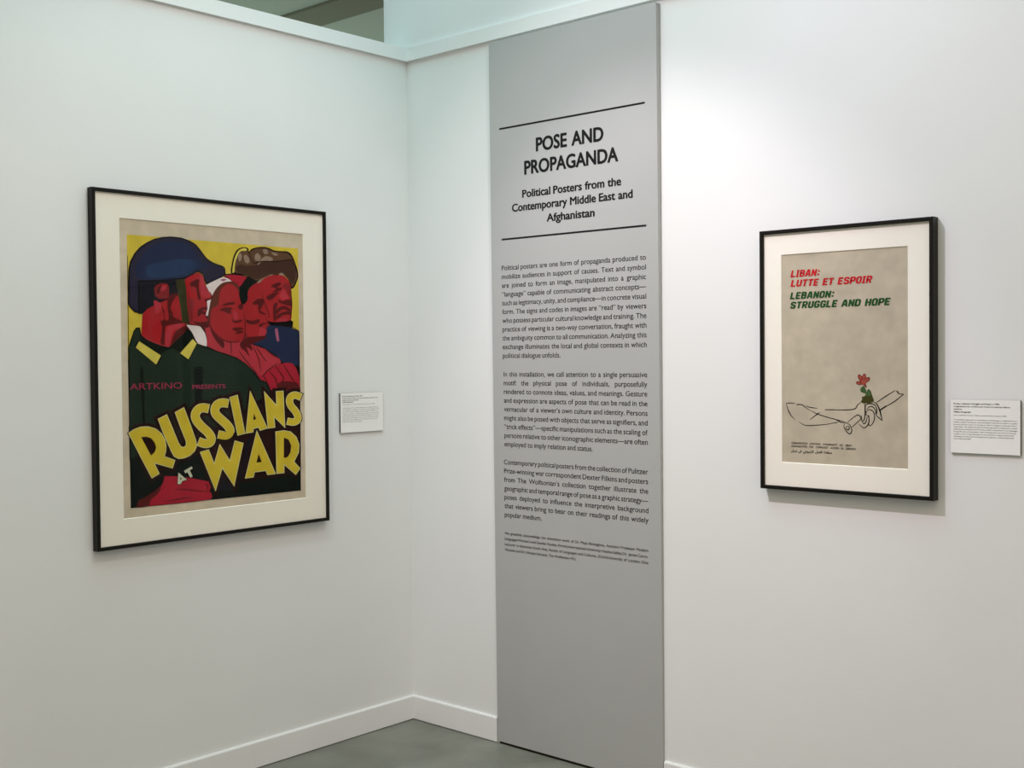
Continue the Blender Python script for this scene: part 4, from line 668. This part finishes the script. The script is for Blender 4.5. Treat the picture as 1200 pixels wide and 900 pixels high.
('title_lettering','mustard',[[-409,4164,-436,4171,-491,4184,-560,4198,-633,4204,-700,4200,-764,4189,-830,4168,-893,4134,-947,4090,-993,4039,-1031,3980,-1058,3915,-1066,3847,-1060,3781,-1041,3717,-1011,3654,-970,3591,-920,3532,-867,3476,-813,3422,-753,3368,-691,3318,-636,3273,-594,3234,-558,3196,-528,3159,-507,3129,-498,3110,-495,3098,-496,3087,-497,3084,-509,3087,-514,3077,-500,3078,-513,3074,-528,3070,-539,3069,-552,3069,-572,3072,-597,3077,-633,3089,-680,3106,-728,3125,-755,3136,-861,2914,-835,2904,-785,2884,-726,2862,-668,2844,-616,2832,-566,2825,-513,2823,-459,2828,-409,2840,-356,2858,-302,2889,-255,2935,-226,2988,-211,3044,-209,3106,-223,3171,-252,3231,-290,3286,-333,3338,-381,3390,-439,3443,-501,3493,-558,3539,-608,3583,-655,3630,-700,3677,-736,3720,-760,3755,-775,3786,-783,3814,-785,3837,-784,3854,-776,3873,-758,3899,-736,3924,-716,3940,-702,3947,-682,3953,-655,3957,-630,3959,-599,3956,-556,3947,-508,3935,-480,3928]]),
('title_lettering','pale_edge',[[343,4322,286,4332,223,4343,146,4353,65,4356,-9,4348,-78,4334,-147,4309,-212,4273,-266,4227,-310,4174,-344,4114,-366,4049,-371,3982,-363,3916,-342,3850,-304,3783,-252,3721,-193,3668,-137,3622,-84,3578,-29,3532,28,3487,77,3447,114,3413,143,3380,168,3348,183,3323,189,3310,190,3305,190,3300,189,3298,189,3299,189,3298,185,3296,181,3294,174,3293,139,3297,73,3310,3,3327,-66,3342,-138,3066,-71,3051,5,3032,96,3014,189,3006,278,3015,353,3039,415,3074,465,3118,503,3172,525,3234,531,3299,520,3367,494,3430,459,3487,417,3540,370,3592,314,3644,254,3693,197,3737,145,3780,91,3824,40,3866,1,3900,-20,3924,-30,3942,-36,3962,-38,3979,-37,3992,-33,4005,-22,4022,-8,4040,4,4050,14,4055,33,4062,59,4067,84,4070,118,4068,169,4061,225,4051,284,4040]]),
('title_lettering','mustard',[[313,4305,281,4310,219,4321,144,4332,66,4334,-4,4327,-70,4313,-134,4290,-195,4256,-247,4212,-288,4162,-321,4106,-341,4045,-346,3982,-338,3920,-318,3857,-282,3794,-232,3734,-175,3683,-120,3637,-67,3593,-12,3548,45,3503,95,3462,133,3426,164,3392,190,3358,207,3332,214,3314,216,3304,215,3295,213,3288,210,3285,206,3281,199,3277,189,3273,176,3271,136,3275,68,3289,-3,3306,-46,3315,-108,3082,-65,3072,10,3054,99,3036,188,3028,270,3036,340,3058,398,3091,444,3132,478,3182,499,3239,505,3300,495,3362,470,3422,436,3476,396,3527,351,3578,296,3629,237,3677,180,3721,127,3764,74,3809,22,3851,-18,3886,-42,3913,-54,3936,-61,3958,-64,3979,-62,3996,-57,4013,-44,4034,-28,4054,-13,4067,2,4075,25,4083,54,4088,83,4092,120,4090,174,4082,229,4072,263,4066]]),
('title_lettering','pale_edge',[[351,4384,669,4457,942,3180,638,3127]]),
('title_lettering','mustard',[[381,4368,649,4430,911,3198,659,3154]]),
('title_lettering','pale_edge',[[1148,4579,1838,3307,1515,3242,1467,3348,1274,3317,1261,3208,952,3178]]),
('title_lettering','mustard',[[1157,4533,1800,3323,1531,3269,1484,3374,1249,3336,1236,3228,982,3204],[1291,3824,1374,3635,1258,3609]]),
('title_lettering','brown_black',[[1291,3824,1374,3635,1258,3609]]),
('title_lettering','pale_edge',[[1699,4546,2189,4080,2176,4528,2495,4538,2548,3273,2108,3658,2139,3320,1833,3299]]),
('title_lettering','mustard',[[1725,4495,2216,4022,2205,4506,2467,4514,2517,3333,2077,3716,2110,3341,1858,3324]]),
('title_lettering','pale_edge',[[3298,4407,3236,4430,3168,4455,3084,4482,2990,4499,2899,4496,2820,4479,2750,4450,2687,4410,2638,4357,2607,4300,2590,4243,2583,4185,2588,4128,2603,4072,2627,4016,2661,3959,2709,3902,2762,3850,2808,3807,2842,3770,2871,3731,2898,3690,2917,3656,2927,3633,2929,3618,2929,3609,2928,3608,2930,3611,2926,3608,2910,3600,2889,3594,2873,3591,2841,3594,2784,3605,2721,3619,2656,3633,2586,3393,2650,3379,2719,3363,2804,3347,2895,3341,2981,3351,3054,3373,3119,3404,3175,3446,3217,3500,3238,3560,3242,3620,3232,3680,3208,3739,3176,3796,3140,3850,3099,3904,3049,3959,2996,4008,2954,4049,2928,4079,2912,4106,2900,4133,2894,4156,2892,4175,2895,4195,2901,4215,2908,4229,2911,4233,2918,4237,2935,4244,2955,4248,2967,4249,2994,4243,3049,4225,3109,4202,3173,4179]]),
('title_lettering','mustard',[[3260,4396,3224,4409,3157,4434,3076,4460,2988,4476,2904,4473,2831,4457,2766,4431,2708,4394,2663,4345,2634,4292,2618,4239,2612,4184,2616,4131,2630,4077,2653,4024,2686,3970,2732,3915,2783,3865,2830,3821,2865,3782,2895,3742,2923,3700,2944,3664,2955,3637,2958,3618,2957,3605,2955,3599,2953,3596,2944,3589,2924,3580,2898,3572,2876,3568,2838,3571,2778,3582,2715,3597,2677,3605,2620,3409,2656,3401,2725,3385,2808,3370,2893,3364,2972,3374,3041,3394,3101,3423,3153,3461,3190,3511,3209,3565,3213,3620,3203,3675,3181,3731,3151,3786,3115,3839,3075,3892,3026,3945,2974,3994,2931,4035,2903,4068,2885,4098,2872,4127,2866,4153,2864,4176,2866,4200,2873,4223,2882,4241,2891,4250,2903,4257,2924,4266,2949,4271,2968,4272,3003,4265,3060,4246,3121,4223,3158,4210]]),
('title_lettering','pale_edge',[[-781,2695,-452,2758,-254,2314,-42,2917,331,2363,527,2988,871,2882,488,1494,46,2112,-219,1403]]),
('title_lettering','mustard',[[-748,2679,-467,2732,-251,2257,-34,2863,340,2306,546,2959,839,2869,476,1551,38,2164,-221,1460]]),
('title_lettering','pale_edge',[[1391,3275,2141,1774,1794,1765,1721,1906,1294,1892,1246,1734,898,1720]]),
('title_lettering','mustard',[[1396,3218,2101,1795,1811,1788,1737,1929,1272,1913,1225,1755,934,1744],[1457,2494,1574,2215,1359,2205]]),
('title_lettering','brown_black',[[1457,2494,1574,2215,1359,2205]]),
('title_lettering','pale_edge',[[2136,3189,2487,3214,2770,3157,3012,2963,3131,2692,3107,2430,2907,2130,3164,1885,2959,1674,2494,2043,2482,1777,2160,1777]]),
('title_lettering','mustard',[[2164,3168,2486,3191,2756,3137,2988,2951,3102,2691,3078,2438,2872,2128,3127,1886,2954,1708,2468,2094,2455,1800,2188,1800],[2482,2967,2677,2892,2785,2679,2749,2458,2629,2306,2471,2285]]),
('title_lettering','brown_black',[[2482,2967,2677,2892,2785,2679,2749,2458,2629,2306,2471,2285]]),
('title_lettering','ink',[[-1575,2153,-1214,1846,-1408,1820,-1487,1716,-1613,1743]]),
('title_lettering','ink',[[-1382,2157,-1076,2292,-1021,2190,-1125,2138,-1025,1936,-1141,1889,-1247,2070,-1327,2040]]),
('title_lettering','pale',[[-1558,2113,-1259,1859,-1421,1837,-1497,1737,-1591,1757],[-1487,1960,-1437,1897,-1508,1886]]),
('title_lettering','pale',[[-1355,2148,-1085,2266,-1049,2199,-1152,2147,-1053,1946,-1132,1914,-1238,2094,-1316,2065]])]
HAND = [
('illustration','ink',[[-1771,2441,-1743,2441,-1703,2442,-1658,2445,-1617,2445,-1576,2444,-1531,2441,-1491,2438,-1463,2438,-1461,2450,-1488,2456,-1528,2463,-1572,2469,-1616,2472,-1659,2470,-1704,2465,-1744,2459,-1772,2453]]),
('illustration','ink',[[-1442,2405,-1428,2406,-1409,2410,-1387,2413,-1365,2414,-1342,2414,-1316,2414,-1291,2411,-1267,2405,-1244,2393,-1221,2377,-1194,2358,-1164,2338,-1125,2315,-1080,2289,-1038,2266,-1009,2251,-1002,2260,-1029,2278,-1069,2303,-1112,2331,-1150,2355,-1178,2376,-1203,2397,-1228,2415,-1255,2429,-1285,2437,-1314,2439,-1342,2438,-1367,2436,-1391,2432,-1413,2426,-1432,2420,-1444,2415]]),
('illustration','ink',[[-1159,2384,-1134,2374,-1099,2360,-1056,2347,-1008,2337,-951,2330,-884,2326,-823,2323,-780,2323,-779,2335,-821,2341,-881,2348,-947,2355,-1002,2362,-1048,2371,-1091,2381,-1128,2390,-1154,2395]]),
('illustration','ink',[[-1007,2250,-996,2245,-980,2240,-960,2232,-935,2222,-906,2208,-873,2191,-833,2172,-785,2154,-731,2137,-670,2120,-602,2102,-524,2083,-426,2061,-313,2037,-205,2013,-119,1996,-62,1984,-22,1977,5,1973,24,1970,27,1980,8,1986,-18,1992,-57,2001,-113,2015,-199,2034,-307,2059,-419,2085,-516,2108,-594,2127,-662,2145,-722,2162,-775,2178,-822,2195,-861,2212,-895,2227,-925,2240,-952,2249,-974,2254,-991,2258,-1004,2260]]),
('illustration','ink',[[-1021,1992,-1000,2007,-970,2028,-937,2053,-904,2076,-871,2099,-835,2122,-802,2145,-773,2165,-749,2181,-729,2195,-713,2206,-702,2214,-709,2224,-722,2218,-740,2210,-762,2199,-788,2184,-817,2166,-852,2143,-887,2119,-920,2095,-952,2069,-983,2042,-1011,2018,-1029,2000]]),
('illustration','ink',[[-1768,2445,-1758,2411,-1744,2363,-1726,2309,-1707,2260,-1688,2218,-1668,2177,-1645,2139,-1619,2103,-1586,2070,-1547,2039,-1512,2014,-1487,1996,-1479,2005,-1501,2025,-1533,2053,-1567,2085,-1597,2118,-1620,2152,-1642,2190,-1662,2229,-1682,2270,-1703,2317,-1723,2369,-1742,2416,-1756,2449]]),
('illustration','ink',[[-1371,1930,-1340,1913,-1295,1888,-1245,1863,-1201,1844,-1165,1834,-1134,1829,-1102,1828,-1064,1827,-1020,1828,-972,1832,-918,1836,-856,1843,-780,1850,-695,1858,-606,1869,-519,1881,-428,1899,-332,1921,-247,1941,-188,1956,-190,1966,-250,1954,-335,1936,-431,1916,-522,1901,-608,1890,-697,1881,-782,1874,-857,1868,-920,1862,-974,1858,-1020,1854,-1063,1853,-1101,1852,-1131,1852,-1160,1855,-1193,1863,-1236,1879,-1286,1901,-1333,1924,-1365,1939]]),
('illustration','ink',[[-561,2270,-555,2273,-549,2277,-540,2280,-518,2283,-483,2284,-437,2284,-381,2283,-317,2284,-232,2286,-132,2289,-38,2292,26,2295,27,2306,-38,2307,-132,2308,-232,2308,-316,2308,-380,2309,-436,2310,-483,2310,-520,2307,-546,2301,-561,2292,-567,2283,-570,2278]]),
('illustration','ink',[[-1441,2403,-1427,2403,-1408,2405,-1387,2408,-1366,2410,-1341,2410,-1311,2409,-1282,2409,-1262,2410,-1260,2424,-1279,2429,-1307,2435,-1338,2440,-1366,2441,-1392,2437,-1414,2431,-1433,2423,-1445,2417]]),
('illustration','ink',[[-850,2123,-833,2129,-811,2140,-788,2152,-774,2158,-771,2159,-770,2160,-764,2160,-758,2160,-747,2173,-748,2179,-753,2187,-768,2193,-787,2191,-807,2180,-829,2165,-848,2149,-860,2136]]),
('illustration','ink',[[-1720,2297,-1712,2273,-1700,2239,-1684,2203,-1669,2173,-1655,2150,-1639,2131,-1625,2116,-1614,2107,-1602,2114,-1608,2127,-1618,2144,-1630,2163,-1643,2185,-1658,2214,-1676,2248,-1694,2280,-1707,2302]]),
('illustration','ink',[[-353,2301,-311,2297,-252,2291,-179,2286,-99,2285,-2,2287,111,2291,220,2300,305,2315,355,2342,380,2378,392,2411,409,2439,439,2466,474,2494,505,2519,527,2537,520,2545,496,2530,462,2508,425,2482,391,2454,368,2422,355,2389,336,2363,296,2342,217,2327,110,2318,-2,2312,-99,2308,-178,2306,-250,2309,-309,2311,-352,2313]]),
('illustration','ink',[[-356,2061,-329,2050,-289,2034,-246,2017,-207,2001,-176,1985,-146,1969,-114,1955,-78,1945,-36,1943,9,1947,48,1952,76,1956,75,1968,48,1968,8,1967,-35,1967,-72,1971,-102,1980,-131,1994,-161,2010,-195,2025,-236,2039,-281,2053,-322,2065,-351,2073]]),
('illustration','ink',[[-352,1915,-174,1944,-178,1966,-355,1937]]),
('illustration','ink',[[105,1958,160,1999,239,2059,320,2119,381,2157,412,2166,425,2163,436,2152,450,2139,463,2124,474,2102,484,2080,491,2065,503,2069,500,2085,494,2109,485,2135,472,2155,458,2171,439,2188,409,2193,368,2179,306,2137,226,2075,149,2012,96,1968]]),
('illustration','ink',[[489,2075,229,1847,245,1831,505,2059]]),
('illustration','ink',[[20,1939,12,1923,1,1900,-8,1872,-10,1842,-2,1812,13,1780,32,1749,52,1721,75,1694,102,1668,131,1647,161,1637,191,1645,215,1665,233,1692,244,1721,244,1754,237,1789,226,1825,212,1855,195,1881,175,1904,153,1922,131,1937,105,1946,78,1949,55,1950,39,1950,37,1939,53,1937,76,1934,100,1930,120,1921,139,1907,158,1889,174,1868,188,1844,200,1816,210,1782,216,1750,215,1725,207,1703,193,1683,176,1669,163,1665,146,1671,122,1688,96,1712,73,1736,52,1762,34,1790,19,1819,10,1845,10,1870,16,1896,25,1919,31,1936]]),
('illustration','ink',[[82,1872,74,1859,62,1840,52,1818,50,1795,62,1775,81,1756,104,1743,131,1741,150,1761,161,1787,168,1816,167,1840,152,1857,131,1864,111,1868,97,1871,93,1860,106,1854,123,1848,138,1840,143,1833,141,1818,134,1795,124,1774,119,1767,115,1769,99,1777,83,1791,75,1802,74,1814,80,1834,88,1853,93,1867]]),
('illustration','ink',[[602,2485,601,2417,600,2319,598,2218,594,2140,588,2093,579,2062,570,2044,563,2033,558,2031,543,2035,526,2044,513,2049,506,2039,516,2031,533,2018,554,2008,578,2013,595,2030,607,2054,616,2089,621,2139,623,2218,621,2320,618,2418,615,2485]]),
('illustration','ink',[[419,1934,437,1918,462,1895,490,1871,515,1852,534,1837,552,1824,573,1815,598,1816,626,1828,656,1849,683,1875,706,1905,722,1938,734,1976,741,2015,743,2051,739,2086,729,2120,715,2149,701,2171,684,2181,665,2178,652,2172,643,2169,646,2158,656,2160,669,2164,678,2164,686,2158,695,2140,706,2113,714,2081,716,2050,713,2018,706,1982,695,1947,680,1918,661,1893,637,1869,612,1850,591,1840,578,1838,565,1844,548,1854,528,1868,502,1885,473,1907,446,1928,427,1942]]),
('illustration','ink',[[504,2030,516,2009,534,1978,555,1949,578,1931,606,1933,627,1949,644,1972,657,1998,667,2032,673,2074,678,2113,680,2140,668,2142,661,2115,653,2077,643,2037,632,2006,619,1985,606,1967,594,1957,588,1955,573,1965,551,1990,530,2018,515,2036]]),
('illustration','ink',[[744,1885,764,1894,792,1908,822,1928,848,1957,868,1998,885,2048,897,2100,902,2147,898,2189,888,2228,872,2263,850,2292,820,2314,784,2329,748,2337,716,2336,691,2322,673,2298,660,2274,652,2258,662,2253,673,2268,687,2289,704,2308,720,2316,744,2314,775,2306,806,2292,829,2274,846,2250,861,2219,870,2184,874,2146,870,2103,860,2053,845,2005,829,1967,809,1941,783,1921,757,1906,739,1895]]),
('illustration','ink',[[712,2187,712,2162,714,2127,716,2087,716,2051,712,2015,705,1976,701,1939,705,1907,725,1888,751,1883,774,1885,790,1886,791,1897,776,1900,755,1903,737,1908,730,1917,729,1938,734,1973,741,2012,743,2051,740,2089,735,2129,729,2165,724,2189]]),
('illustration','ink',[[662,2321,678,2337,701,2361,726,2383,748,2397,768,2401,790,2400,812,2395,832,2386,851,2372,870,2351,888,2327,901,2304,909,2276,914,2244,916,2214,918,2193,930,2194,931,2215,932,2246,930,2280,924,2312,911,2340,893,2367,871,2391,848,2409,822,2421,794,2426,765,2425,738,2417,712,2399,687,2372,667,2346,653,2328]]),
('illustration','ink',[[637,2435,652,2443,673,2456,696,2468,721,2475,752,2475,789,2472,827,2465,858,2456,883,2439,907,2415,928,2390,944,2374,954,2381,942,2400,924,2427,900,2456,871,2478,835,2492,794,2499,753,2502,717,2500,686,2489,661,2473,642,2456,629,2444]]),
('illustration','ink',[[838,2530,856,2522,880,2513,906,2500,927,2482,944,2460,960,2434,977,2399,996,2351,1022,2278,1051,2185,1078,2097,1098,2037,1110,2040,1095,2102,1071,2191,1045,2285,1021,2360,1003,2410,986,2447,968,2476,946,2500,919,2520,888,2531,861,2537,842,2541]]),
('illustration','ink',[[1109,2043,1096,2057,1076,2076,1052,2097,1030,2115,1006,2133,981,2151,958,2166,940,2176,932,2166,945,2152,965,2133,988,2112,1011,2094,1034,2076,1060,2058,1083,2043,1100,2033]]),
('illustration','ink',[[906,2443,911,2422,920,2394,929,2362,934,2330,935,2291,932,2245,930,2201,930,2171,943,2170,949,2200,957,2243,962,2291,963,2333,956,2369,943,2402,929,2429,919,2447]]),
('illustration','ink',[[498,2160,498,2044,522,2045,522,2160]]),
('illustration','ink',[[627,2463,622,2438,615,2400,609,2360,607,2323,612,2292,620,2264,628,2240,631,2221,628,2203,619,2184,609,2167,603,2154,613,2148,623,2158,637,2175,651,2196,658,2220,656,2247,648,2273,640,2298,634,2325,634,2359,636,2399,639,2436,639,2462]]),
('illustration','ink',[[954,2519,1184,2667,1467,2845,1458,2859,1170,2688,944,2533]]),
('illustration','ink',[[1494,2836,1547,2791,1527,2767,1579,2752,1697,2751,1698,2765,1582,2774,1549,2781,1567,2802,1502,2846]]),
('illustration','ink',[[1692,2764,1455,2579,1196,2424,1205,2409,1470,2559,1703,2751]]),
('illustration','ink',[[1209,2452,1022,2330,1043,2300,1230,2422]]),
('illustration','ink',[[1495,2822,1542,2790,1522,2785,1545,2763,1572,2803,1515,2847]]),
('illustration','ink',[[931,2499,946,2470,970,2430,996,2382,1019,2329,1041,2258,1063,2172,1082,2092,1098,2037,1111,2040,1101,2096,1086,2178,1067,2265,1046,2338,1021,2394,991,2442,963,2480,943,2506]]),
('illustration','petal_edge',[[529,3210,541,3177,543,3144,534,3119,517,3103,494,3101,467,3111,442,3133,422,3163,410,3197,409,3229,417,3255,434,3270,458,3273,484,3262,509,3240]]),
('illustration','petal',[[512,3203,520,3180,521,3158,516,3140,504,3130,488,3128,470,3135,453,3150,439,3170,431,3193,430,3215,436,3233,448,3243,464,3245,482,3238,499,3223]]),
('illustration','petal_edge',[[643,3189,629,3156,608,3130,584,3116,561,3114,541,3126,528,3150,524,3182,529,3217,544,3250,564,3276,588,3291,612,3292,632,3280,644,3256,648,3224]]),
('illustration','petal',[[625,3194,615,3171,601,3154,585,3144,569,3143,555,3151,547,3167,544,3189,548,3213,557,3235,571,3253,588,3263,604,3264,617,3256,626,3239,628,3218]]),
('illustration','petal_edge',[[714,3088,682,3068,650,3058,621,3059,601,3070,593,3091,597,3118,613,3146,639,3172,670,3192,703,3202,731,3201,751,3189,760,3169,756,3142,740,3114]]),
('illustration','petal',[[702,3102,680,3088,658,3081,639,3082,625,3089,619,3104,622,3122,633,3141,651,3159,672,3172,694,3179,714,3178,727,3170,733,3157,730,3139,719,3119]]),
('illustration','petal_edge',[[533,3027,523,3009,501,2996,470,2989,436,2991,404,3000,377,3015,361,3035,358,3055,369,3073,391,3086,421,3093,455,3091,488,3082,514,3067,530,3047]]),
('illustration','petal',[[505,3032,498,3019,483,3010,463,3006,439,3007,417,3013,399,3024,389,3037,386,3050,393,3063,409,3072,429,3076,452,3075,474,3069,492,3059,503,3045]]),
('illustration','petal_edge',[[642,3084,635,3054,616,3028,588,3011,554,3005,520,3011,491,3027,472,3053,466,3083,473,3113,492,3138,520,3156,554,3162,588,3156,616,3139,636,3114]]),
('illustration','petal',[[614,3084,609,3063,596,3046,577,3034,554,3030,531,3034,512,3045,498,3062,494,3083,499,3103,512,3121,531,3132,554,3137,577,3133,596,3121,610,3104]]),
('illustration','petal',[[513,3129,540,3140,580,3143,620,3140,647,3130,658,3110,658,3081,654,3051,647,3026,639,3009,628,2995,614,2985,598,2980,577,2981,552,2987,528,2998,512,3014,503,3040,498,3074,501,3106]]),
('illustration','petal_edge',[[590,3007,626,2920,667,2935,631,3022]]),
('illustration','leaf',[[487,2887,494,2900,504,2912,516,2923,529,2933,544,2944,562,2956,579,2963,593,2964,603,2954,610,2937,616,2917,622,2900,629,2885,637,2871,644,2857,651,2842,660,2825,669,2807,678,2789,683,2774,685,2761,686,2751,683,2743,675,2739,661,2742,641,2749,619,2758,597,2766,575,2773,551,2780,529,2787,512,2795,501,2802,494,2810,490,2819,487,2829,484,2842,483,2857,484,2873]]),
('illustration','leaf_dark',[[523,2668,609,2685,641,2739,683,2774,676,2850,732,2882,780,2833,809,2737,869,2582,840,2531,719,2496,553,2493,494,2534,536,2599]]),
('illustration','leaf',[[683,2785,687,2803,687,2818,687,2831,690,2843,698,2853,710,2862,721,2868,732,2869,741,2864,749,2856,757,2844,763,2828,770,2806,777,2778,782,2751,780,2729,771,2715,756,2705,738,2699,719,2694,696,2689,670,2685,646,2685,634,2693,638,2710,653,2735,670,2762]])]

# ---- left wall: large poster
war, sheet = framed('framed_poster', 'large black-framed poster of red-faced figures led by a blue-helmeted soldier', (0, -0.8444, 0.7887), math.pi / 2,
                    0.8670, 1.0642, 0.0269, 0.0108, (-0.3424, 0.3378, 0.0873, 0.9803), 'mat_cream', 'paper_tan', 0.0165, 0.0196, 0.0215)
parts, yt = artwork(WAR, sheet, 0.0165, 0.000011)
T = parts['title_lettering']
def pl(x, z): return (x + 0.8444, -yt, z - 0.7887)
credits = []
for t_, x_, z_, c_, w_, bo in (('ARTKINO', -1.1609, 1.2598, 0.0186, 0.1782, 0.012), ('PRESENTS', -0.9461, 1.2566, 0.0125, 0.1228, 0.03)):
    b = MB(); line(b, t_, x_, z_, c_, ink('magenta'), pl, width=w_, bold=bo); credits.append(b)
parts['illustration'].build('illustration', sheet)
T.build('title_lettering', sheet)
for b in credits: b.build('credit_lettering', sheet)

# ---- right wall: smaller poster
hand, sheet = framed('framed_poster', 'smaller black-framed beige poster with red and green lettering above a hand drawing', (1.7480, 0, 0.9648), 0,
                     0.5073, 0.7351, 0.0326, 0.0105, (-0.1872, 0.1815, 0.0785, 0.6632), 'mat_white', 'paper_grey', 0.0215, 0.0243, 0.0265)
parts, yt = artwork(HAND, sheet, 0.0215, 0.000016)
parts['illustration'].build('illustration', sheet)
def pr(x, z): return (x - 1.7480, -yt, z - 0.9648)
SH = 0.24
b = MB()
line(b, 'LIBAN:', 1.5880, 1.5650, 0.0187, ink('title_red'), pr, width=0.0860, shear=SH, block=True)
line(b, 'LUTTE ET ESPOIR', 1.5880, 1.5382, 0.0187, ink('title_red'), pr, width=0.2395, shear=SH, gap=0.62, block=True)
line(b, 'LEBANON:', 1.5860, 1.5034, 0.0187, ink('title_green'), pr, width=0.1310, shear=SH, block=True)
line(b, 'STRUGGLE AND HOPE', 1.5860, 1.4769, 0.0187, ink('title_green'), pr, width=0.2925, shear=SH, gap=0.62, block=True)
b.build('title_lettering', sheet)
b = MB()
line(b, "ORGANISATION D'ACTION COMMUNISTE AU LIBAN", 1.5879, 1.0958, 0.0054, ink('ink'), pr, width=0.1812, gap=1.6, shear=0.2, bold=0.01)
line(b, 'ORGANIZATION FOR COMMUNIST ACTION IN LEBANON', 1.5878, 1.0869, 0.0054, ink('ink'), pr, width=0.1936, gap=1.6, shear=0.2, bold=0.01)
# Arabic line, joined letter forms set right to left
AR = ['\ufee5\ufe8e\ufee8\ufe92\ufedf', '\ufef2\ufed3', '\ufef2\ufecb\ufeee\ufef4\ufeb8\ufedf\ufe8d', '\ufede\ufee4\ufecc\ufedf\ufe8d', '\ufe94\ufee4\ufec8\ufee8\ufee3']
line(b, ' '.join(AR), 1.5870, 1.0735, 0.0070, ink('black'), pr, width=0.1254, gap=0.7, bold=0.016)
b.build('publisher_lettering', sheet)


# ------------------------------------------------------------------ wall cards
def card(label, loc, rz, w, h, th, rows):
    t = thing('wall_label', label, 'label', loc, rz, 'caption cards beside the posters')
    b = MB(); b.box((-w / 2, -th, 0), (w / 2, -0.0005, h), M['core']); b.build('board', t)
    b = MB(); b.box((-w / 2, -th - 0.0006, 0), (w / 2, -th - 0.0001, h), M['card']); face = b.build('card_face', t)
    b = MB()
    for s, x, z, wd, cap, bold, k in rows:
        line(b, s, x - w / 2, z, cap, M[k], lambda q, r_: (q, -th - 0.0009, r_), width=wd, bold=bold, xh=0.72)
    b.build('lettering', face)
    return t


body = ["This dramatic film poster makes use of bold red faces,",
        "lit in profile, to suggest the unity of the people in the",
        "war effort. The four figures look together towards one",
        "enemy; a soldier, a nurse and two workers stand in line,",
        "each with the same raised chin and fixed gaze. The film",
        "was made by many camera crews at the front and was shown",
        "abroad to build support for the alliance and for the",
        "common cause of its people."]
rows = [('Poster, Russians at War, 1943', 0.0085, 0.1262, 0.093, 0.0034, 0.02, 'vinyl'),
        ('Artkino Pictures, New York City, distributor; printed in USA', 0.0085, 0.1187, 0.166, 0.0032, 0.012, 'vinyl_soft'),
        ('Printer, New York, publisher', 0.0085, 0.1122, 0.075, 0.0032, 0.012, 'vinyl_soft'),
        ('Offset lithograph', 0.0085, 0.1057, 0.050, 0.0034, 0.02, 'vinyl'),
        ('The collection of the museum, purchase and gift', 0.0085, 0.0975, 0.151, 0.0026, 0.0, 'vinyl_soft')]
for i, s in enumerate(body):
    rows.append((s, 0.0090, 0.0850 - i * 0.00695, (0.168, 0.171, 0.166, 0.171, 0.165, 0.170, 0.163, 0.090)[i], 0.0028, 0.0, 'vinyl_soft'))
card('small white caption card to the right of the large soldier poster', (0, -0.2420, 1.0868), math.pi / 2, 0.1985, 0.1390, 0.0065, rows)

body = ["In a symbolic approach, an outstretched hand clasps a rolled sheet and",
        "holds a single red flower; the drawing is reduced to a line on a plain",
        "ground and the colors of the flag. It calls for support to be given by a",
        "wide public. The outstretched arm of the organization is reduced to a small",
        "political party founded in 1970, and its emblem was printed in two languages",
        "during the years of the conflict. Many works like this were shared in the city,",
        "in Beirut and in Tripoli during the war and after it, supporting armed",
        "resistance to the south occupation of Lebanon, which lasted until",
        "from 1982 until 2000."]
rows = [('Poster, Lebanon: Struggle and Hope, c. 1985', 0.0078, 0.1248, 0.116, 0.0034, 0.02, 'vinyl'),
        ('Organization for Communist Action in Lebanon, Beirut,', 0.0080, 0.1178, 0.143, 0.0032, 0.012, 'vinyl_soft'),
        ('publisher', 0.0080, 0.1108, 0.022, 0.0032, 0.012, 'vinyl_soft'),
        ('Offset lithograph', 0.0080, 0.1036, 0.044, 0.0034, 0.02, 'vinyl'),
        ('Loan, Collection of Dexter Filkins, acquired in Beirut, Lebanon, 2002', 0.0080, 0.0955, 0.133, 0.0026, 0.0, 'vinyl_soft')]
for i, s in enumerate(body):
    rows.append((s, 0.0080, 0.0838 - i * 0.0061, (0.158, 0.160, 0.158, 0.159, 0.160, 0.158, 0.151, 0.151, 0.045)[i], 0.0028, 0.0, 'vinyl_soft'))
card('small white caption card to the right of the beige lettered poster', (2.1245, 0, 1.0912), 0, 0.1750, 0.1370, 0.0065, rows)
